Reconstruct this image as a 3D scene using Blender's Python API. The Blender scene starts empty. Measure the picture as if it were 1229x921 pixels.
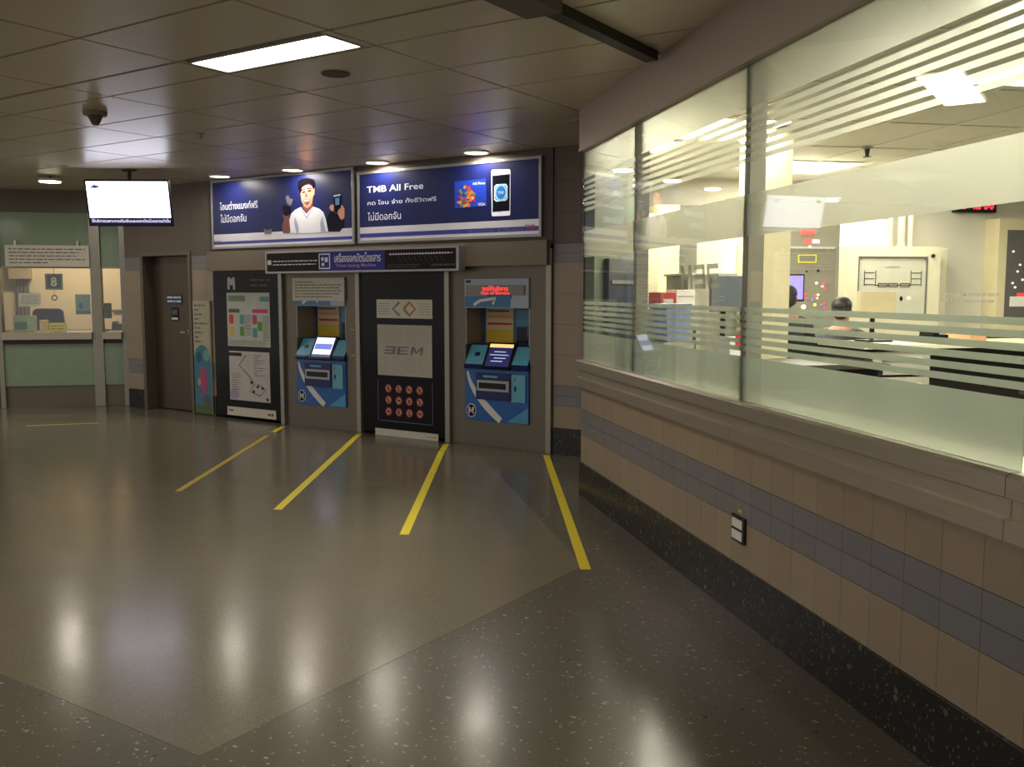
import bpy, bmesh, math, random
from mathutils import Matrix, Vector
random.seed(7)
SC = bpy.context.scene
COL = SC.collection
R = math.radians

# ------------------------------------------------------------------ camera, world, exposure
EYE = 1.6            # lens height in metres
CEIL = 2.98          # hall ceiling height
FPX = 1130.0         # focal length for a 1229 px wide frame
PITCH = math.atan(110.5 / FPX)
cam_d = bpy.data.cameras.new('camera'); cam = bpy.data.objects.new('camera', cam_d); COL.objects.link(cam)
cam.location = (0, 0, EYE); cam.rotation_euler = (math.pi / 2 - PITCH, 0, 0)
cam_d.sensor_width = 36; cam_d.lens = 36 * FPX / 1229; cam_d.clip_start = 0.05
SC.camera = cam
SC.view_settings.view_transform = 'Standard'; SC.view_settings.look = 'None'
SC.view_settings.gamma = 1; SC.view_settings.use_curve_mapping = False
SC.view_settings.exposure = 0.0
world = bpy.data.worlds.new('world'); SC.world = world; world.use_nodes = True
world.node_tree.nodes['Background'].inputs[0].default_value = (1.0, 0.94, 0.85, 1)
world.node_tree.nodes['Background'].inputs[1].default_value = 0.95
P_DOWN = 9.0         # downlights over the machines (W)
P_TUBE = 25.0        # hall ceiling luminaires (W)
P_BOOTH = 105.0       # control room ceiling panels (W)
P_OFFICE = 40.0      # ticket office ceiling lamp (W)

# ------------------------------------------------------------------ frames (local x to the right, y into the wall, z up)
class Frame:
    def __init__(s, az):                       # az: compass angle of local y, in degrees from +Y towards +X
        s.rot = -R(az)
        s.ex = Vector((math.cos(R(az)), -math.sin(R(az)), 0)); s.ey = Vector((math.sin(R(az)), math.cos(R(az)), 0))
    def w(s, x, y, z): return s.ex * x + s.ey * y + Vector((0, 0, z))
FB = Frame(33.5)     # machine wall
FC = Frame(-11.5)    # ticket office front and control room depth axis
FA = Frame(78.5)     # glazed wall of the control room
FW = Frame(0)
YB, YA, YC = 7.92, 2.0, 14.03

def ray(px, py):
    a = (px - 614.5) / FPX; b = (py - 460.5) / FPX
    return Vector((a, math.cos(PITCH) - b * math.sin(PITCH), -math.sin(PITCH) - b * math.cos(PITCH)))
def at(F, px, py, d):                           # point of a wall plane y = d: (x, z)
    r = ray(px, py); t = d / r.dot(F.ey)
    return r.dot(F.ex) * t, EYE + r.z * t
def atz(F, px, py, z):                          # point of a horizontal plane: (x, y)
    r = ray(px, py); t = (z - EYE) / r.z
    return r.dot(F.ex) * t, r.dot(F.ey) * t
def rc(F, tl, br, d):                           # rectangle on a wall plane from its corners: x0, x1, z0, z1
    x0, z1 = at(F, *tl, d); x1, z0 = at(F, *br, d)
    return x0, x1, z0, z1

# ------------------------------------------------------------------ materials
def lin(c):
    return tuple(((v / 255) / 12.92 if v / 255 <= 0.04045 else ((v / 255 + 0.055) / 1.055) ** 2.4) for v in c) + (1,)
class NT:
    def __init__(s, name):
        s.m = bpy.data.materials.new(name); s.m.use_nodes = True; s.t = s.m.node_tree
        s.p = s.t.nodes.get('Principled BSDF'); s.out = s.t.nodes.get('Material Output')
    def n(s, typ, **k):
        o = s.t.nodes.new(typ)
        for a, b in k.items(): setattr(o, a, b)
        return o
    def l(s, a, b): s.t.links.new(a, b)
    def math(s, op, a, b=None, clamp=False):
        o = s.n('ShaderNodeMath', operation=op, use_clamp=clamp)
        for i, v in enumerate((a, b)):
            if v is None: continue
            if isinstance(v, (int, float)): o.inputs[i].default_value = v
            else: s.l(v, o.inputs[i])
        return o.outputs[0]
    def mix(s, f, a, b):
        o = s.n('ShaderNodeMix', data_type='RGBA')
        for i, v in ((0, f), (6, a), (7, b)):
            if isinstance(v, (int, float, tuple)): o.inputs[i].default_value = v
            else: s.l(v, o.inputs[i])
        return o.outputs[2]
def M(name, col, rough=0.5, metal=0.0, em=0.0, var=0.10, scale=9.0, emcol=None, island=0.0):
    t = NT(name); p = t.p; c = lin(col)
    p.inputs['Roughness'].default_value = rough; p.inputs['Metallic'].default_value = metal
    co = t.n('ShaderNodeTexCoord'); nz = t.n('ShaderNodeTexNoise'); nz.inputs['Scale'].default_value = scale
    nz.inputs['Detail'].default_value = 3
    t.l(co.outputs['Object'], nz.inputs['Vector'])
    src = nz.outputs[0]
    if island:
        g = t.n('ShaderNodeNewGeometry')
        src = t.math('ADD', t.math('MULTIPLY', nz.outputs[0], 0.5), t.math('MULTIPLY', g.outputs['Random Per Island'], 0.5))
        var = island
    lo = tuple(v * (1 - var) for v in c[:3]) + (1,); hi = tuple(min(1, v * (1 + var)) for v in c[:3]) + (1,)
    t.l(t.mix(src, lo, hi), p.inputs['Base Color'])
    if em:
        p.inputs['Emission Color'].default_value = lin(emcol or col); p.inputs['Emission Strength'].default_value = em
    return t.m
def brushed(name, col, rough=0.38, horizontal=False):
    t = NT(name); p = t.p; c = lin(col)
    co = t.n('ShaderNodeTexCoord'); mp = t.n('ShaderNodeMapping'); nz = t.n('ShaderNodeTexNoise')
    mp.inputs['Scale'].default_value = (2, 2, 120) if horizontal else (120, 120, 2)
    nz.inputs['Scale'].default_value = 3; nz.inputs['Detail'].default_value = 4
    t.l(co.outputs['Object'], mp.inputs['Vector']); t.l(mp.outputs[0], nz.inputs['Vector'])
    t.l(t.mix(nz.outputs[0], tuple(v * .8 for v in c[:3]) + (1,), tuple(v * 1.2 for v in c[:3]) + (1,)), p.inputs['Base Color'])
    p.inputs['Metallic'].default_value = 0.6
    t.l(t.math('ADD', t.math('MULTIPLY', nz.outputs[0], .16), rough - .08), p.inputs['Roughness'])
    return t.m
def terrazzo(name, base, chip, dark, amount=0.2, size=38.0, rough=0.22, stretch=1.0, blot=0.12):
    t = NT(name); p = t.p
    co = t.n('ShaderNodeTexCoord'); b = lin(base)
    def noise(sc, det=3):
        n = t.n('ShaderNodeTexNoise'); n.inputs['Scale'].default_value = sc; n.inputs['Detail'].default_value = det
        t.l(co.outputs['Object'], n.inputs['Vector']); return n.outputs[0]
    col = t.mix(noise(0.55, 4), tuple(v * (1 - blot * 1.7) for v in b[:3]) + (1,), tuple(v * (1 + blot * 1.7) for v in b[:3]) + (1,))
    col = t.mix(t.math('MULTIPLY', noise(120, 2), .55), col, tuple(v * .55 for v in b[:3]) + (1,))
    for k, (sc, cc, am, rad) in enumerate(((size, chip, amount, .33), (size * 2.6, chip, amount * 1.6, .36), (size * .6, chip, amount * .16, .16), (size * 1.2, dark, amount * .5, .3))):
        mp = t.n('ShaderNodeMapping'); mp.inputs['Location'].default_value = (k * 3.1, k * 1.7, 0)
        mp.inputs['Rotation'].default_value = (0, 0, .6 * k); mp.inputs['Scale'].default_value = (1, 1 + .8 * (k % 2 == 0) * stretch, 1)
        vo = t.n('ShaderNodeTexVoronoi'); vo.inputs['Scale'].default_value = sc
        t.l(co.outputs['Object'], mp.inputs['Vector']); t.l(mp.outputs[0], vo.inputs['Vector'])
        sp = t.n('ShaderNodeSeparateColor'); t.l(vo.outputs['Color'], sp.inputs[0])
        f = t.math('MULTIPLY', t.math('LESS_THAN', vo.outputs['Distance'], rad), t.math('LESS_THAN', sp.outputs[0], am))
        f = t.math('MULTIPLY', f, t.math('ADD', t.math('MULTIPLY', sp.outputs[1], .6), .25))
        col = t.mix(f, col, lin(cc))
    t.l(col, p.inputs['Base Color']); p.inputs['Specular IOR Level'].default_value = .34
    t.l(t.math('ADD', t.math('MULTIPLY', noise(3.0), .12), rough - .06), p.inputs['Roughness'])
    return t.m
def glass_mat(name, tint=(0.96, 0.98, 0.965, 1), f0=0.045):
    t = NT(name); t.t.nodes.remove(t.p)
    lw = t.n('ShaderNodeLayerWeight'); lw.inputs[0].default_value = 0.5
    f = t.math('ADD', t.math('MULTIPLY', t.math('POWER', lw.outputs['Facing'], 5.0), .95), f0, True)
    tr = t.n('ShaderNodeBsdfTransparent'); tr.inputs[0].default_value = tint
    gl = t.n('ShaderNodeBsdfGlossy'); gl.inputs['Roughness'].default_value = 0.012
    nz = t.n('ShaderNodeTexNoise'); nz.inputs['Scale'].default_value = 2.0
    t.l(t.math('ADD', t.math('MULTIPLY', nz.outputs[0], .02), .004), gl.inputs['Roughness'])
    mx = t.n('ShaderNodeMixShader'); t.l(f, mx.inputs[0]); t.l(tr.outputs[0], mx.inputs[1]); t.l(gl.outputs[0], mx.inputs[2])
    t.l(mx.outputs[0], t.out.inputs['Surface']); return t.m
def frost_mat(name, col, clear=0.16):
    t = NT(name); t.t.nodes.remove(t.p); c = lin(col)
    nz = t.n('ShaderNodeTexNoise'); nz.inputs['Scale'].default_value = 60
    cc = t.mix(nz.outputs[0], tuple(v * .95 for v in c[:3]) + (1,), c)
    rf = t.n('ShaderNodeBsdfRefraction'); rf.inputs['Roughness'].default_value = .62; rf.inputs['IOR'].default_value = 1.25
    tl = t.n('ShaderNodeBsdfTranslucent'); di = t.n('ShaderNodeBsdfDiffuse'); tp = t.n('ShaderNodeBsdfTransparent')
    for x in (rf, tl, di): t.l(cc, x.inputs[0])
    def mx(f, a, b):
        o = t.n('ShaderNodeMixShader'); o.inputs[0].default_value = f; t.l(a.outputs[0], o.inputs[1]); t.l(b.outputs[0], o.inputs[2]); return o
    o = mx(clear, mx(.62, mx(.55, tl, di), rf), tp)
    t.l(o.outputs[0], t.out.inputs['Surface']); return t.m
def emit(name, col, s): return M(name, col, .5, 0, s, .02)

STEEL = brushed('brushed_steel', (146, 142, 134)); STEEL_D = brushed('dark_brushed_steel', (110, 103, 93), .45)
STEEL_H = brushed('horizontal_brushed_steel', (172, 162, 148), .36, True)
ALU = M('anodised_aluminium', (150, 150, 150), .35, .7); FRAME_D = M('dark_metal', (52, 48, 46), .4, .6)
CREAM = M('cream_tile', (152, 136, 118), .3, island=.10); BLUEG = M('blue_grey_tile', (120, 118, 122), .3, island=.08)
GROUT = M('grout', (112, 102, 90), .9)
SKIRT = terrazzo('dark_terrazzo_skirting', (46, 46, 44), (112, 112, 102), (24, 24, 22), .12, 26, .25)
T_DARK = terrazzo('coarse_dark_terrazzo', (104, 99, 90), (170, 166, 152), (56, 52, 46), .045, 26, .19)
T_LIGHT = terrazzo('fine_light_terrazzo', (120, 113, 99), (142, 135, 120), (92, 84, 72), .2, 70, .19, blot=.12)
PAINT = M('beige_paint', (126, 116, 102), .6); PAINT_D = M('dark_brown_paint', (84, 74, 70), .55)
CEILM = M('ceiling_panel_metal', (216, 203, 182), .3, .1, var=.05, scale=1.5, island=.05); GAP = M('ceiling_gap_black', (34, 28, 24), .8)
FASCIA = M('taupe_fascia', (176, 160, 150), .5, .1, var=.04)
GLASS = glass_mat('clear_glass'); FROST = frost_mat('frosted_film', (224, 224, 214)); FROST_L = frost_mat('frosted_film_green_lit', (212, 219, 208)); GFROST = M('green_back_painted_glass', (128, 148, 124), .12, 0)  # lower film: greenish light from the room painted into the film colour
WHITE = M('white_plastic', (225, 225, 220), .4); PAPER = M('white_paper', (214, 210, 198), .8); GREYP = M('grey_print', (96, 94, 92), .7)
BLACK = M('black_plastic', (22, 21, 24), .35); NAVY = M('navy_panel', (22, 24, 48), .25); DKPANEL = M('dark_gloss_panel', (20, 16, 22), .14)
BLUE = M('kiosk_blue', (44, 100, 176), .3); TEAL = M('teal_panel', (96, 176, 204), .35); DBLUE = M('kiosk_navy', (30, 38, 100), .3)
YEL = M('yellow_tape', (226, 208, 36), .5, scale=40); RED = M('red_print', (190, 40, 36), .6); ORANGE = M('orange_print', (222, 150, 70), .6)
GREEN = M('green_print', (96, 150, 60), .6); PINK = M('pink_print', (196, 70, 120), .6); YEL2 = M('yellow_print', (214, 186, 60), .6)
ROOMW = M('control_room_wall', (196, 192, 178), .7, var=.04); ROOMC = M('control_room_ceiling', (226, 222, 210), .6, var=.03)
CREAMC = M('cream_column', (206, 196, 160), .6); GREYC = M('grey_cabinet', (168, 164, 150), .45); DESK = M('dark_desk', (54, 50, 46), .5)
LAMP = emit('lamp_diffuser', (255, 240, 208), 9.0); LAMPB = emit('booth_lamp_diffuser', (255, 242, 205), 5.0); DOWN = emit('downlight_lens', (255, 240, 205), 11.0)

# ------------------------------------------------------------------ mesh builder
def dg_mesh(o):
    dg = bpy.context.evaluated_depsgraph_get(); return bpy.data.meshes.new_from_object(o.evaluated_get(dg))
class G:
    def __init__(s): s.b = bmesh.new()
    def _f(s, vs, faces, m, bev=0):
        v = [s.b.verts.new(p) for p in vs]; fs = []
        for f in faces:
            fc = s.b.faces.new([v[i] for i in f]); fc.material_index = m; fs.append(fc)
        if bev:
            es = {e for f in fs for e in f.edges}
            r = bmesh.ops.bevel(s.b, geom=list(es), offset=bev, segments=2, affect='EDGES', profile=.7)
            for f in r['faces']: f.material_index = m
        return s
    def box(s, x0, x1, y0, y1, z0, z1, m=0, bev=0):
        x0, x1 = sorted((x0, x1)); y0, y1 = sorted((y0, y1)); z0, z1 = sorted((z0, z1))
        return s._f([(x0, y0, z0), (x1, y0, z0), (x1, y1, z0), (x0, y1, z0), (x0, y0, z1), (x1, y0, z1), (x1, y1, z1), (x0, y1, z1)],
                    [(0, 3, 2, 1), (4, 5, 6, 7), (0, 1, 5, 4), (1, 2, 6, 5), (2, 3, 7, 6), (3, 0, 4, 7)], m, bev)
    def ext(s, pts, a, b, mp, m=0, bev=0):
        n = len(pts); vs = [mp(p, a) for p in pts] + [mp(p, b) for p in pts]
        return s._f(vs, [tuple(range(n)), tuple(reversed(range(n, 2 * n)))] + [(i, i + n, (i + 1) % n + n, (i + 1) % n) for i in range(n)], m, bev)
    def xz(s, pts, y0, y1, m=0, bev=0): return s.ext(pts, y0, y1, lambda p, a: (p[0], a, p[1]), m, bev)
    def yz(s, pts, x0, x1, m=0, bev=0): return s.ext(pts, x0, x1, lambda p, a: (a, p[0], p[1]), m, bev)
    def xy(s, pts, z0, z1, m=0, bev=0): return s.ext(pts, z0, z1, lambda p, a: (p[0], p[1], a), m, bev)
    def cyl(s, p0, p1, r, m=0, n=20, r2=None):
        p0 = Vector(p0); p1 = Vector(p1); d = (p1 - p0).normalized(); r2 = r if r2 is None else r2
        u = d.orthogonal().normalized(); v = d.cross(u)
        ang = [2 * math.pi * i / n for i in range(n)]
        vs = [p0 + (u * math.cos(a) + v * math.sin(a)) * r for a in ang] + [p1 + (u * math.cos(a) + v * math.sin(a)) * r2 for a in ang]
        return s._f(vs, [tuple(range(n)), tuple(reversed(range(n, 2 * n)))] + [(i, i + n, (i + 1) % n + n, (i + 1) % n) for i in range(n)], m)
    def oval(s, cx, cz, rx, rz, y0, y1, m=0, n=24, rot=0):
        c, q = math.cos(rot), math.sin(rot); P = []
        for i in range(n):
            a = 2 * math.pi * i / n; x = rx * math.cos(a); z = rz * math.sin(a); P.append((cx + x * c - z * q, cz + x * q + z * c))
        return s.xz(P, y0, y1, m)
    def ring(s, c, R0, r, axis='y', m=0, n=24, k=8, arc=2 * math.pi):
        full = arc > 6.28; N = n if full else n + 1; vs = []
        for i in range(N):
            a = arc * i / n
            for j in range(k):
                t = 2 * math.pi * j / k; q = R0 + r * math.cos(t); h = r * math.sin(t)
                x, z = q * math.cos(a), q * math.sin(a)
                vs.append((c[0] + x, c[1] + h, c[2] + z) if axis == 'y' else (c[0] + x, c[1] + z, c[2] + h))
        fs = [(i * k + j, (i + 1) % N * k + j, (i + 1) % N * k + (j + 1) % k, i * k + (j + 1) % k) for i in range(N if full else N - 1) for j in range(k)]
        return s._f(vs, fs, m)
    def ball(s, c, rx, ry, rz, m=0, u=16, v=10):
        r = bmesh.ops.create_uvsphere(s.b, u_segments=u, v_segments=v, radius=1, matrix=Matrix.Translation(c) @ Matrix.Diagonal((rx, ry, rz, 1)))
        for vv in r['verts']:
            for f in vv.link_faces: f.material_index = m; f.smooth = True
        return s
    def strip(s, pts, w, y0, y1, m=0):           # poly-line of given width in xz
        L = []; Rr = []
        for i, p in enumerate(pts):
            a = Vector(pts[max(0, i - 1)]); b = Vector(pts[min(len(pts) - 1, i + 1)]); d = (b - a).normalized()
            nn = Vector((-d.y, d.x)) * (w[i] if isinstance(w, (list, tuple)) else w) / 2
            L.append((p[0] + nn.x, p[1] + nn.y)); Rr.append((p[0] - nn.x, p[1] - nn.y))
        for i in range(len(pts) - 1): s.xz([L[i], L[i + 1], Rr[i + 1], Rr[i]], y0, y1, m)
        return s
    def text(s, txt, x0, x1, z0, z1, y, m=0, mirror=False, bold=0.0, shear=0.0, keep=False):
        c = bpy.data.curves.new('t', 'FONT'); c.body = txt; c.size = 1; c.extrude = 0; c.offset = bold; c.shear = shear; c.resolution_u = 3
        o = bpy.data.objects.new('t', c); COL.objects.link(o); bpy.context.view_layer.update(); me = dg_mesh(o)
        bpy.data.objects.remove(o)
        if not me.vertices: return s
        xs = [v.co.x for v in me.vertices]; ys = [v.co.y for v in me.vertices]
        a0, a1, b0, b1 = min(xs), max(xs), min(ys), max(ys); sx = (x1 - x0) / (a1 - a0); sz = (z1 - z0) / (b1 - b0)
        vm = [s.b.verts.new(((x1 - (v.co.x - a0) * sx) if mirror else (x0 + (v.co.x - a0) * sx), y, z0 + (v.co.y - b0) * sz)) for v in me.vertices]
        for p in me.polygons:
            try: f = s.b.faces.new([vm[i] for i in p.vertices]); f.material_index = m
            except ValueError: pass
        bpy.data.meshes.remove(me); return s
    def glyphs(s, word, x0, x1, z0, z1, y, m=0, mirror=False, slant=0.0):   # heavy hand-drawn B, E, M
        n = len(word); w = (x1 - x0) / n; h = z1 - z0
        S = {'B': [[(0, .8), (.8, .8), (.9, 1), (0, 1)], [(0, .4), (.8, .4), (.8, .6), (0, .6)], [(0, 0), (.9, 0), (.8, .2), (0, .2)], [(.72, .1), (.92, .05), (.92, .95), (.72, .9)]],
             'E': [[(0, .8), (.9, .8), (.9, 1), (0, 1)], [(0, .4), (.82, .4), (.82, .6), (0, .6)], [(0, 0), (.9, 0), (.9, .2), (0, .2)], [(0, 0), (.2, 0), (.2, 1), (0, 1)]],
             'M': [[(0, 0), (.2, 0), (.2, 1), (0, 1)], [(.8, 0), (1, 0), (1, 1), (.8, 1)], [(0, 1), (.24, 1), (.58, .25), (.42, .25)], [(.76, 1), (1, 1), (.58, .25), (.42, .25)]]}
        for i, ch in enumerate(word):
            for q in S[ch]:
                P = []
                for u, v in q:
                    x = x0 + w * (i + u * .9) + slant * h * v
                    P.append((x0 + x1 - x if mirror else x, z0 + h * v))
                s.xz(P, y - .0004, y, m)
        return s
    def scrawl(s, x0, x1, z0, z1, rows, y, m=0, h=.45, lens=None):   # rows of print too small to read, as broken strokes
        z0, z1 = sorted((z0, z1)); dz = max(.004, (z1 - z0) / rows)
        for i in range(rows):
            zc = z1 - (i + .5) * dz; x = x0; end = x0 + (x1 - x0) * (lens[i % len(lens)] if lens else 1)
            while x < end:
                w = random.uniform(.6, 2.4) * dz; e = min(end, x + w)
                s.box(x, e, y, y + .001, zc - dz * h / 2, zc + dz * h / 2, m); x += w + dz * .35
        return s
    def cut(s, base):
        bmesh.ops.translate(s.b, vec=-Vector(base), verts=s.b.verts)
    def bounds(s):
        c = [v.co for v in s.b.verts]
        return [(min(v[i] for v in c), max(v[i] for v in c)) for i in range(3)]
BASE = {}
def mesh_obj(name, g, mats, smooth=False):
    me = bpy.data.meshes.new(name)
    bmesh.ops.recalc_face_normals(g.b, faces=g.b.faces); g.b.to_mesh(me); g.b.free()
    for m in (mats if isinstance(mats, (list, tuple)) else [mats]): me.materials.append(m)
    if smooth:
        for p in me.polygons: p.use_smooth = True
    o = bpy.data.objects.new(name, me); COL.objects.link(o); return o
def props(o, label=None, cat=None, group=None, kind=None):
    for k, v in (('label', label), ('category', cat), ('group', group), ('kind', kind)):
        if v: o[k] = v
    return o
def thing(name, label, cat, F, base, group=None, kind=None):
    o = bpy.data.objects.new(name, None); COL.objects.link(o); o.empty_display_size = .1
    o.location = F.w(*base); o.rotation_euler = (0, 0, F.rot); BASE[o.name] = Vector(base)
    return props(o, label, cat, group, kind)
def part(name, g, mats, parent, label=None, smooth=False, kind=None):
    b = BASE[parent.name]; g.cut(b); o = mesh_obj(name, g, mats, smooth); o.parent = parent; BASE[o.name] = b
    return props(o, label, kind=kind)
def solo(name, g, mats, F, label=None, cat=None, group=None, kind=None, smooth=False):
    (a, b), (c, d), (e, f) = g.bounds(); base = Vector(((a + b) / 2, (c + d) / 2, e)); g.cut(base)
    o = mesh_obj(name, g, mats, smooth); o.location = F.w(*base); o.rotation_euler = (0, 0, F.rot); BASE[o.name] = base
    return props(o, label, cat, group, kind)
def struct(name, g, mats, F, smooth=False): return solo(name, g, mats, F, kind='structure', smooth=smooth)
def clone(o, loc, label=None, group=None, rz=None):
    c = o.copy(); COL.objects.link(c); c.location = loc
    if rz is not None: c.rotation_euler = (0, 0, rz)
    if label: c['label'] = label
    if group: c['group'] = group
    for ch in list(o.children):
        d = ch.copy(); COL.objects.link(d); d.parent = c
        for g2 in list(ch.children):
            e = g2.copy(); COL.objects.link(e); e.parent = d
    return c
def area(name, parent, loc, sx, sy, watts, col, down=True, shape='RECTANGLE', spread=180):
    l = bpy.data.lights.new(name, 'AREA'); l.shape = shape; l.size = sx
    if shape != 'DISK' and shape != 'SQUARE': l.size_y = sy
    l.energy = watts; l.color = col; l.spread = R(spread)
    o = bpy.data.objects.new(name, l); COL.objects.link(o); o.parent = parent; o.location = loc; return o
WARM = (1.0, .91, .77); NEUT = (1.0, .93, .77)

# ------------------------------------------------------------------ floor
# everything lies in FB coordinates; the light field ends at x = -2.6
def W2(F, x, y): v = F.w(x, y, 0); return (v.x, v.y)
def in_frame(F, p): v = Vector((p[0], p[1], 0)); return v.dot(F.ex), v.dot(F.ey)
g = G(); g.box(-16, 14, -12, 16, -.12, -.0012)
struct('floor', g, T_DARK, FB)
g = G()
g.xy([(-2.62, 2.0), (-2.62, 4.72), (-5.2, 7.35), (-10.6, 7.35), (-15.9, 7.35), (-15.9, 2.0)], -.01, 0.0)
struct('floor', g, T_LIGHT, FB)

# ------------------------------------------------------------------ hall ceiling: metal panels with dark joints
booth_c = in_frame(FB, W2(FA, -7.1, YA))
def ceiling():
    back = G(); back.box(-16, 6, -10, 8.5, CEIL + .03, CEIL + .1)
    xs = [-2.4 + 1.255 * k for k in range(-11, 7)]
    ys = [3.12 - .65 * k for k in range(19, 0, -1)] + [3.12, 3.77, 4.14, 4.79, 5.44, 6.09, 6.76, 7.4, 8.1]
    tiles = G(); gp = .011
    for i in range(len(xs) - 1):
        for j in range(len(ys) - 1):
            x0, x1, y0, y1 = xs[i] + gp, xs[i + 1] - gp, ys[j] + gp, ys[j + 1] - gp
            if ys[j] in (3.12,): y1 -= .012
            holes = [(-4.86, -3.74)] if j == ys.index(3.77) else []
            if holes and x0 < -4.3 < x1: continue
            # drop the panels that would lie wholly inside the control room
            a = in_frame(FA, FB.w((x0 + x1) / 2, (y0 + y1) / 2, 0)[:2])
            if a[1] > YA + .75 and a[0] > -7.6: continue
            tiles.box(x0, x1, y0, y1, CEIL, CEIL + .03)
    struct('ceiling', back, GAP, FB); struct('ceiling', tiles, CEILM, FB)
    # strip of panels either side of the lamp
    t = G(); t.box(-4.9, -4.875, 3.78, 4.13, CEIL, CEIL + .03); t.box(-3.73, -3.67, 3.78, 4.13, CEIL, CEIL + .03)
    struct('ceiling', t, CEILM, FB)
ceiling()
def tube_light(x, y, label, grp=None):
    t = thing('ceiling_light', label, 'ceiling light', FB, (x, y, CEIL), grp)
    g = G(); w, d = .56, .14
    g.box(x - w - .02, x + w + .02, y - d - .02, y - d, CEIL - .004, CEIL + .02); g.box(x - w - .02, x + w + .02, y + d, y + d + .02, CEIL - .004, CEIL + .02)
    g.box(x - w - .02, x - w, y - d, y + d, CEIL - .004, CEIL + .02); g.box(x + w, x + w + .02, y - d, y + d, CEIL - .004, CEIL + .02)
    part('frame', g, ALU, t)
    g = G(); g.box(x - w, x + w, y - d, y + d, CEIL - .001, CEIL + .015); part('diffuser', g, LAMP, t, 'glowing white diffuser')
    area('tube_lamp', t, (0, 0, -.02), 1.1, .26, P_TUBE, WARM)
    return t
L0 = tube_light(-4.3, 3.96, 'long rectangular fluorescent ceiling light, lit, above the open floor left of the beam')
# the same luminaires further back over the hall, behind the viewpoint
k = 0
for x, y in ((-4.3, .05), (-9.3, .05), (-9.3, -3.9), (-4.3, -3.9), (-13.0, 3.96)):
    clone(L0, FB.w(x, y, CEIL), 'rectangular fluorescent ceiling light further back in the hall', 'hall ceiling lights further back')

# surface conduit crossing the ceiling to the glazed wall
t = thing('ceiling_conduit', 'dark grey cable trunking running across the ceiling to the fascia over the glass', 'conduit', FB, (-2.42, 4.4, CEIL - .07))
g = G(); g.box(-2.46, -2.38, 3.95, 5.12, CEIL - .055, CEIL); part('trunking', g, FRAME_D, t)
g = G(); g.box(-2.53, -2.33, 2.2, 3.95, CEIL - .075, CEIL, bev=.004); part('cable_box', g, STEEL_D, t, 'wider steel trunking box')

# ------------------------------------------------------------------ tiled walls
def tile_wall(g, x0, x1, y, rows, w=.2, dep=.014, m=None):
    for (z0, z1, mi) in rows:
        x = x0
        while x < x1 - .005:
            e = min(x1, x + w); g.box(x + .001, e - .001, y, y + dep, z0 + .0013, z1 - .0013, mi); x = e
LOW = [(.26, .48, 1), (.48, .58, 2), (.58, .68, 2), (.68, .88, 1)]
XA0, XA1 = -7.1, 6.0
g = G(); g.box(XA0, XA1, YA + .012, YA + .2, 0, 1.0, 0); tile_wall(g, XA0, XA1, YA, LOW)
struct('wall_right', g, [GROUT, CREAM, BLUEG], FA)
g = G(); g.box(XA0 - .012, XA1, YA - .012, YA + .012, 0, .26, 0, .003); struct('baseboard_right', g, SKIRT, FA)
# stepped steel sill
g = G()
for a, b in ((XA0 - .02, -4.27), (-4.27, -2.37), (-2.37, -.5), (-.5, 1.7), (1.7, 4.0), (4.0, XA1)):
    g.yz([(YA - .045, .87), (YA - .045, .935), (YA - .02, .94), (YA - .02, .99), (YA - .045, 1.0), (YA - .045, 1.06), (YA - .03, 1.072), (YA + .2, 1.072), (YA + .2, .87)], a + .0015, b - .0015)
struct('trim_1', g, STEEL_H, FA)
g = G(); g.box(XA0 - .0, XA1, YA - .03, YA + .06, 2.664, CEIL); g.box(XA0, XA1, YA - .036, YA - .03, 2.664, 2.682)
struct('trim_2', g, FASCIA, FA)

# ------------------------------------------------------------------ control room glazing
def window(n, x0, x1):
    t = thing('window_%d' % n, None, None, FA, ((x0 + x1) / 2, YA, 1.072), kind='structure')
    g = G(); g.box(x0 + .003, x1 - .003, YA, YA + .01, 1.072, 2.664); part('glass_pane', g, GLASS, t)
    yy = YA + .0112
    g = G(); g.box(x0 + .003, x1 - .003, yy, yy + .001, 1.072, 1.286)
    for k in range(6): z = 1.3117 + k * .0378; g.box(x0 + .003, x1 - .003, yy, yy + .001, z, z + .0235)
    part('lower_frosting', g, FROST_L, t, 'frosted film with six stripes above')
    g = G(); g.box(x0 + .003, x1 - .003, yy, yy + .001, 1.862, 2.061); part('middle_frosting', g, FROST, t)
    g = G(); g.box(x0 + .003, x1 - .003, yy, yy + .001, 2.464, 2.664)
    for k in range(6): z = 2.212 + k * .0405; g.box(x0 + .003, x1 - .003, yy, yy + .001, z, z + .0235)
    part('upper_frosting', g, FROST, t, 'frosted film with six stripes below')
    return t
XJ = [XA0, -5.9, -4.27, -2.37, -1.2, .4, 2.0, 4.0, 6.0]
wins = [window(i + 1, XJ[i], XJ[i + 1]) for i in range(len(XJ) - 1)]
g = G(); x0, z1 = at(FA, 815, 316, YA); x1, z0 = at(FA, 861, 344, YA)
g.glyphs('BEM', x0, x1, 1.615, 1.745, YA + .0125, mirror=True, slant=.2)
part('glass_lettering', g, frost_mat('silver_vinyl', (190, 188, 180), .4), wins[1], 'grey vinyl lettering seen from its back')
g = G(); x0 = at(FA, 1128, 352, YA)[0]; x1 = at(FA, 1196, 352, YA)[0]
g.scrawl(x0, x1, 1.56, 1.60, 2, YA + .0125, lens=[1, .9]); part('glass_lettering', g, frost_mat('pale_vinyl', (224, 220, 208), .4), wins[2], 'tiny pale vinyl lines')
g = G()                                                # posts behind the glass joints
for x in (-5.9, -4.27, 1.0):
    g.box(x - .03, x + .03, YA + .02, YA + .1, 1.072, 2.9)
struct('trim_3', g, M('grey_post', (128, 124, 110), .45, .3), FA)

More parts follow.
